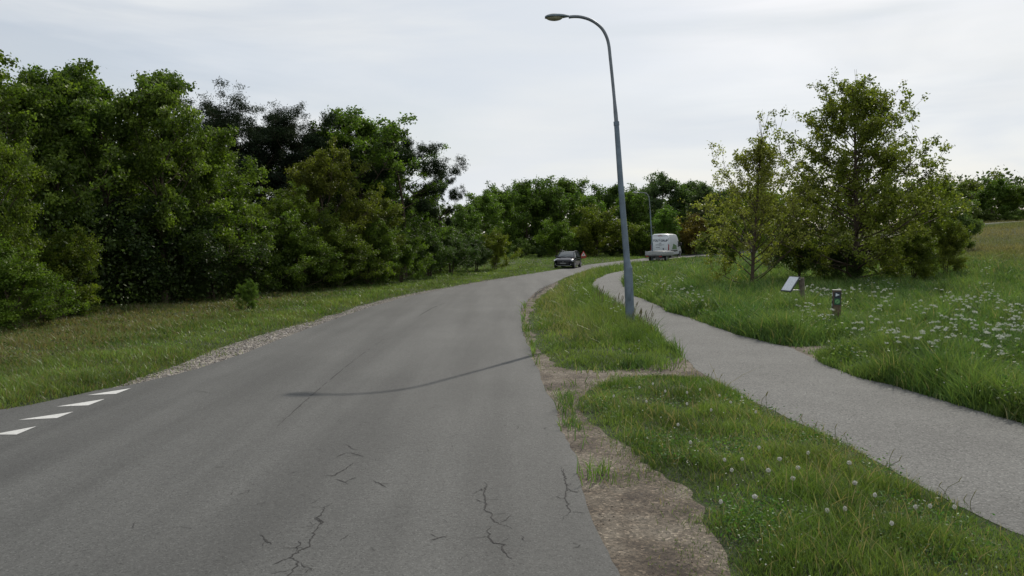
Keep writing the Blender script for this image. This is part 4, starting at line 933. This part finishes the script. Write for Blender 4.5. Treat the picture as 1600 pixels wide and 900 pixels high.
# van: forward +Y in its own frame
x, y = at(1031, 83); z = float(T(x,y))+.012; va = math.atan2(x,y)
van = thing('panel_van', 'white high roof panel van driving away with dark lettering on its rear doors', 'van', (x, y, z), -(va+R_(16)))
def vsn(y_, hw, zb, zt, rf): return (y_, [(0,zb),(hw*.9,zb),(hw,zb+.1),(hw,1.1),(hw*.985,1.6),(hw-rf*.30,zt-.28),(hw-rf*.48,zt-.09),(hw-rf,zt),(0,zt+.03)])
MB().loft([vsn(-.02,.99,.42,2.50,.30),vsn(.05,1.02,.36,2.55,.28),vsn(.5,1.02,.33,2.60,.26),vsn(2.2,1.02,.33,2.62,.26),vsn(3.3,1.02,.33,2.58,.27),vsn(3.9,1.01,.33,2.38,.36),(4.4,[(0,.33),(.9,.33),(1.0,.43),(1.0,1.1),(.96,1.45),(.86,1.85),(.78,1.95),(.7,1.99),(0,2.02)]),(4.85,[(0,.33),(.9,.33),(.99,.43),(.98,1.0),(.93,1.22),(.86,1.28),(.78,1.30),(.7,1.31),(0,1.35)]),(5.35,[(0,.33),(.85,.33),(.93,.43),(.92,.8),(.87,1.0),(.8,1.04),(.74,1.05),(.7,1.06),(0,1.1)]),(5.45,[(0,.4),(.7,.4),(.8,.46),(.8,.7),(.76,.82),(.7,.85),(.6,.86),(.5,.87),(0,.88)])]).build('body', M_white, van)
for sx in (-1, 1):
    MB().box((sx*.455,-.035,1.40),(.86,.05,1.78),bev=.02).build('rear_door', M_white, van)
    MB().box((sx*.955,-.02,1.15),(.11,.05,.62),bev=.015).build('tail_light', M_red, van)
    for zz_ in (.8,1.5,2.05): MB().cyl((sx*.90,-.07,zz_-.05),(sx*.90,-.07,zz_+.05),.02,n=8).build('hinge', M_plastic, van)
    win = MB(); win.poly([(sx*1.026,3.55,1.2),(sx*1.022,3.55,1.85),(sx*.975,4.15,1.8),(sx*1.0,4.62,1.26)],(sx*.012,0,0)); win.build('side_window', M_glassD, van, False)
    m_ = MB(); m_.box((sx*1.2,4.15,1.5),(.2,.1,.32),bev=.03); m_.cyl((sx*1.0,4.15,1.38),(sx*1.12,4.15,1.42),.03,n=6); m_.build('wing_mirror', M_plastic, van)
    MB().box((sx*1.032,2.0,.78),(.022,2.6,.14),bev=.008).build('side_strip', M_plastic, van)
    gp = MB(); gp.poly([(sx*1.033,1.1,.95),(sx*1.033,3.1,.95),(sx*1.03,2.8,1.35),(sx*1.025,1.6,1.55)],(sx*.004,0,0)); gp.build('side_graphic_reflection', plain('graphic_reflection_green',(.12,.2,.09),.5), van, False)  # side graphic with greenish reflections painted into its colour
    for yy_ in (.95,4.45): MB().cyl((sx*.95,yy_,.36),(sx*1.03,yy_,.36),.42,n=26).build('wheel_arch', M_plastic, van); wheel(van, sx*.94, yy_, .35, .22, sx)
MB().box((0,-.09,.48),(1.96,.14,.16),bev=.03).build('rear_bumper', M_plastic, van)
MB().box((0,-.045,2.40),(.5,.03,.05),bev=.01).build('brake_lamp', M_red, van)
MB().box((.38,-.075,.98),(.12,.03,.17),bev=.02).build('door_handle', M_plastic, van)
MB().poly([(-.70,4.55,1.80),(.70,4.55,1.80),(.84,4.83,1.36),(-.84,4.83,1.36)],(0,.02,.012)).build('windscreen', M_glassD, van, False)
def text(s, size, loc, parent, mat, rot=(math.pi/2,0,0), ext=.003, shear=0, off=0):
    c = bpy.data.curves.new('text','FONT'); c.body = s; c.size = size; c.align_x = 'CENTER'; c.extrude = ext; c.shear = shear; c.offset = off
    o = bpy.data.objects.new('tmp', c); COL.objects.link(o); bpy.context.view_layer.update()
    me = bpy.data.meshes.new_from_object(o.evaluated_get(bpy.context.evaluated_depsgraph_get())); bpy.data.objects.remove(o)
    r = link('lettering', me, mat, parent); r.location = loc; r.rotation_euler = rot; return r
text('TOLT GRUP', .30, (.02,-.066,1.78), van, M_text, shear=.12, off=.012)
r4 = random.Random(5)
for (x_, z_, w_, n_) in ((.02,1.60,.30,3),(.0,1.42,.95,9),(-.25,1.13,.42,5)):
    for j in range(n_):
        MB().box((x_-w_/2+(j+.5)*w_/n_,-.064,z_+r4.uniform(-.012,.012)),(w_/n_*.62,.006,.05+r4.random()*.04)).build('lettering', M_text, van, False)
# trailer behind the van
x, y = at(1022, 77.0); z = float(T(x,y))+.012; va = math.atan2(x,y)
trl = thing('flatbed_trailer', 'low grey galvanised flatbed trailer towed by the white van', 'trailer', (x, y, z), -(va+R_(22)))
Lh, Wt = 2.9, 1.9
MB().box((0,Lh/2,.60),(Wt,Lh,.07),bev=.01).build('bed', M_gal, trl)
for nm, c, d in (('side_board',(-Wt/2,Lh/2,.80),(.035,Lh,.36)),('side_board',(Wt/2,Lh/2,.80),(.035,Lh,.36)),('tailgate',(0,-.01,.80),(Wt-.05,.035,.36)),('front_board',(0,Lh,.80),(Wt-.05,.035,.36))):
    MB().box(c, d, bev=.008).build(nm, M_gal, trl)
MB().box((0,-.04,.975),(Wt,.05,.03)).box((0,-.03,.63),(Wt,.03,.03)).box((0,-.035,.8),(.04,.04,.36)).build('rail', M_alu, trl)
fr = MB(); fr.box((-.6,Lh/2,.52),(.07,Lh,.09)); fr.box((.6,Lh/2,.52),(.07,Lh,.09)); fr.box((0,Lh+.7,.5),(.09,1.5,.09)); fr.box((0,-.05,.48),(Wt*.98,.09,.12)); fr.build('chassis', M_plastic, trl)
for sx in (-1, 1):
    wheel(trl, sx*.83, 1.1, .29, .18, sx); MB().box((sx*.70,-.10,.48),(.3,.03,.10),bev=.01).build('tail_light', M_red, trl)
ld = MB().box((.2,1.5,.90),(1.1,1.8,.10),Matrix.Rotation(R_(4),3,'Z'),.02).build('loading_board', plain('pale_board',(.5,.5,.47),.6), None); ld.parent = None
ld.matrix_world = Matrix.Translation(trl.location)@Matrix.Rotation(trl.rotation_euler[2],4,'Z')@Matrix.Translation((0,0,.06)); tag(ld, 'pale board lying on the flatbed trailer', 'board')
MB().box((0,-.07,.62),(.52,.01,.11)).build('number_plate', M_plate, trl)
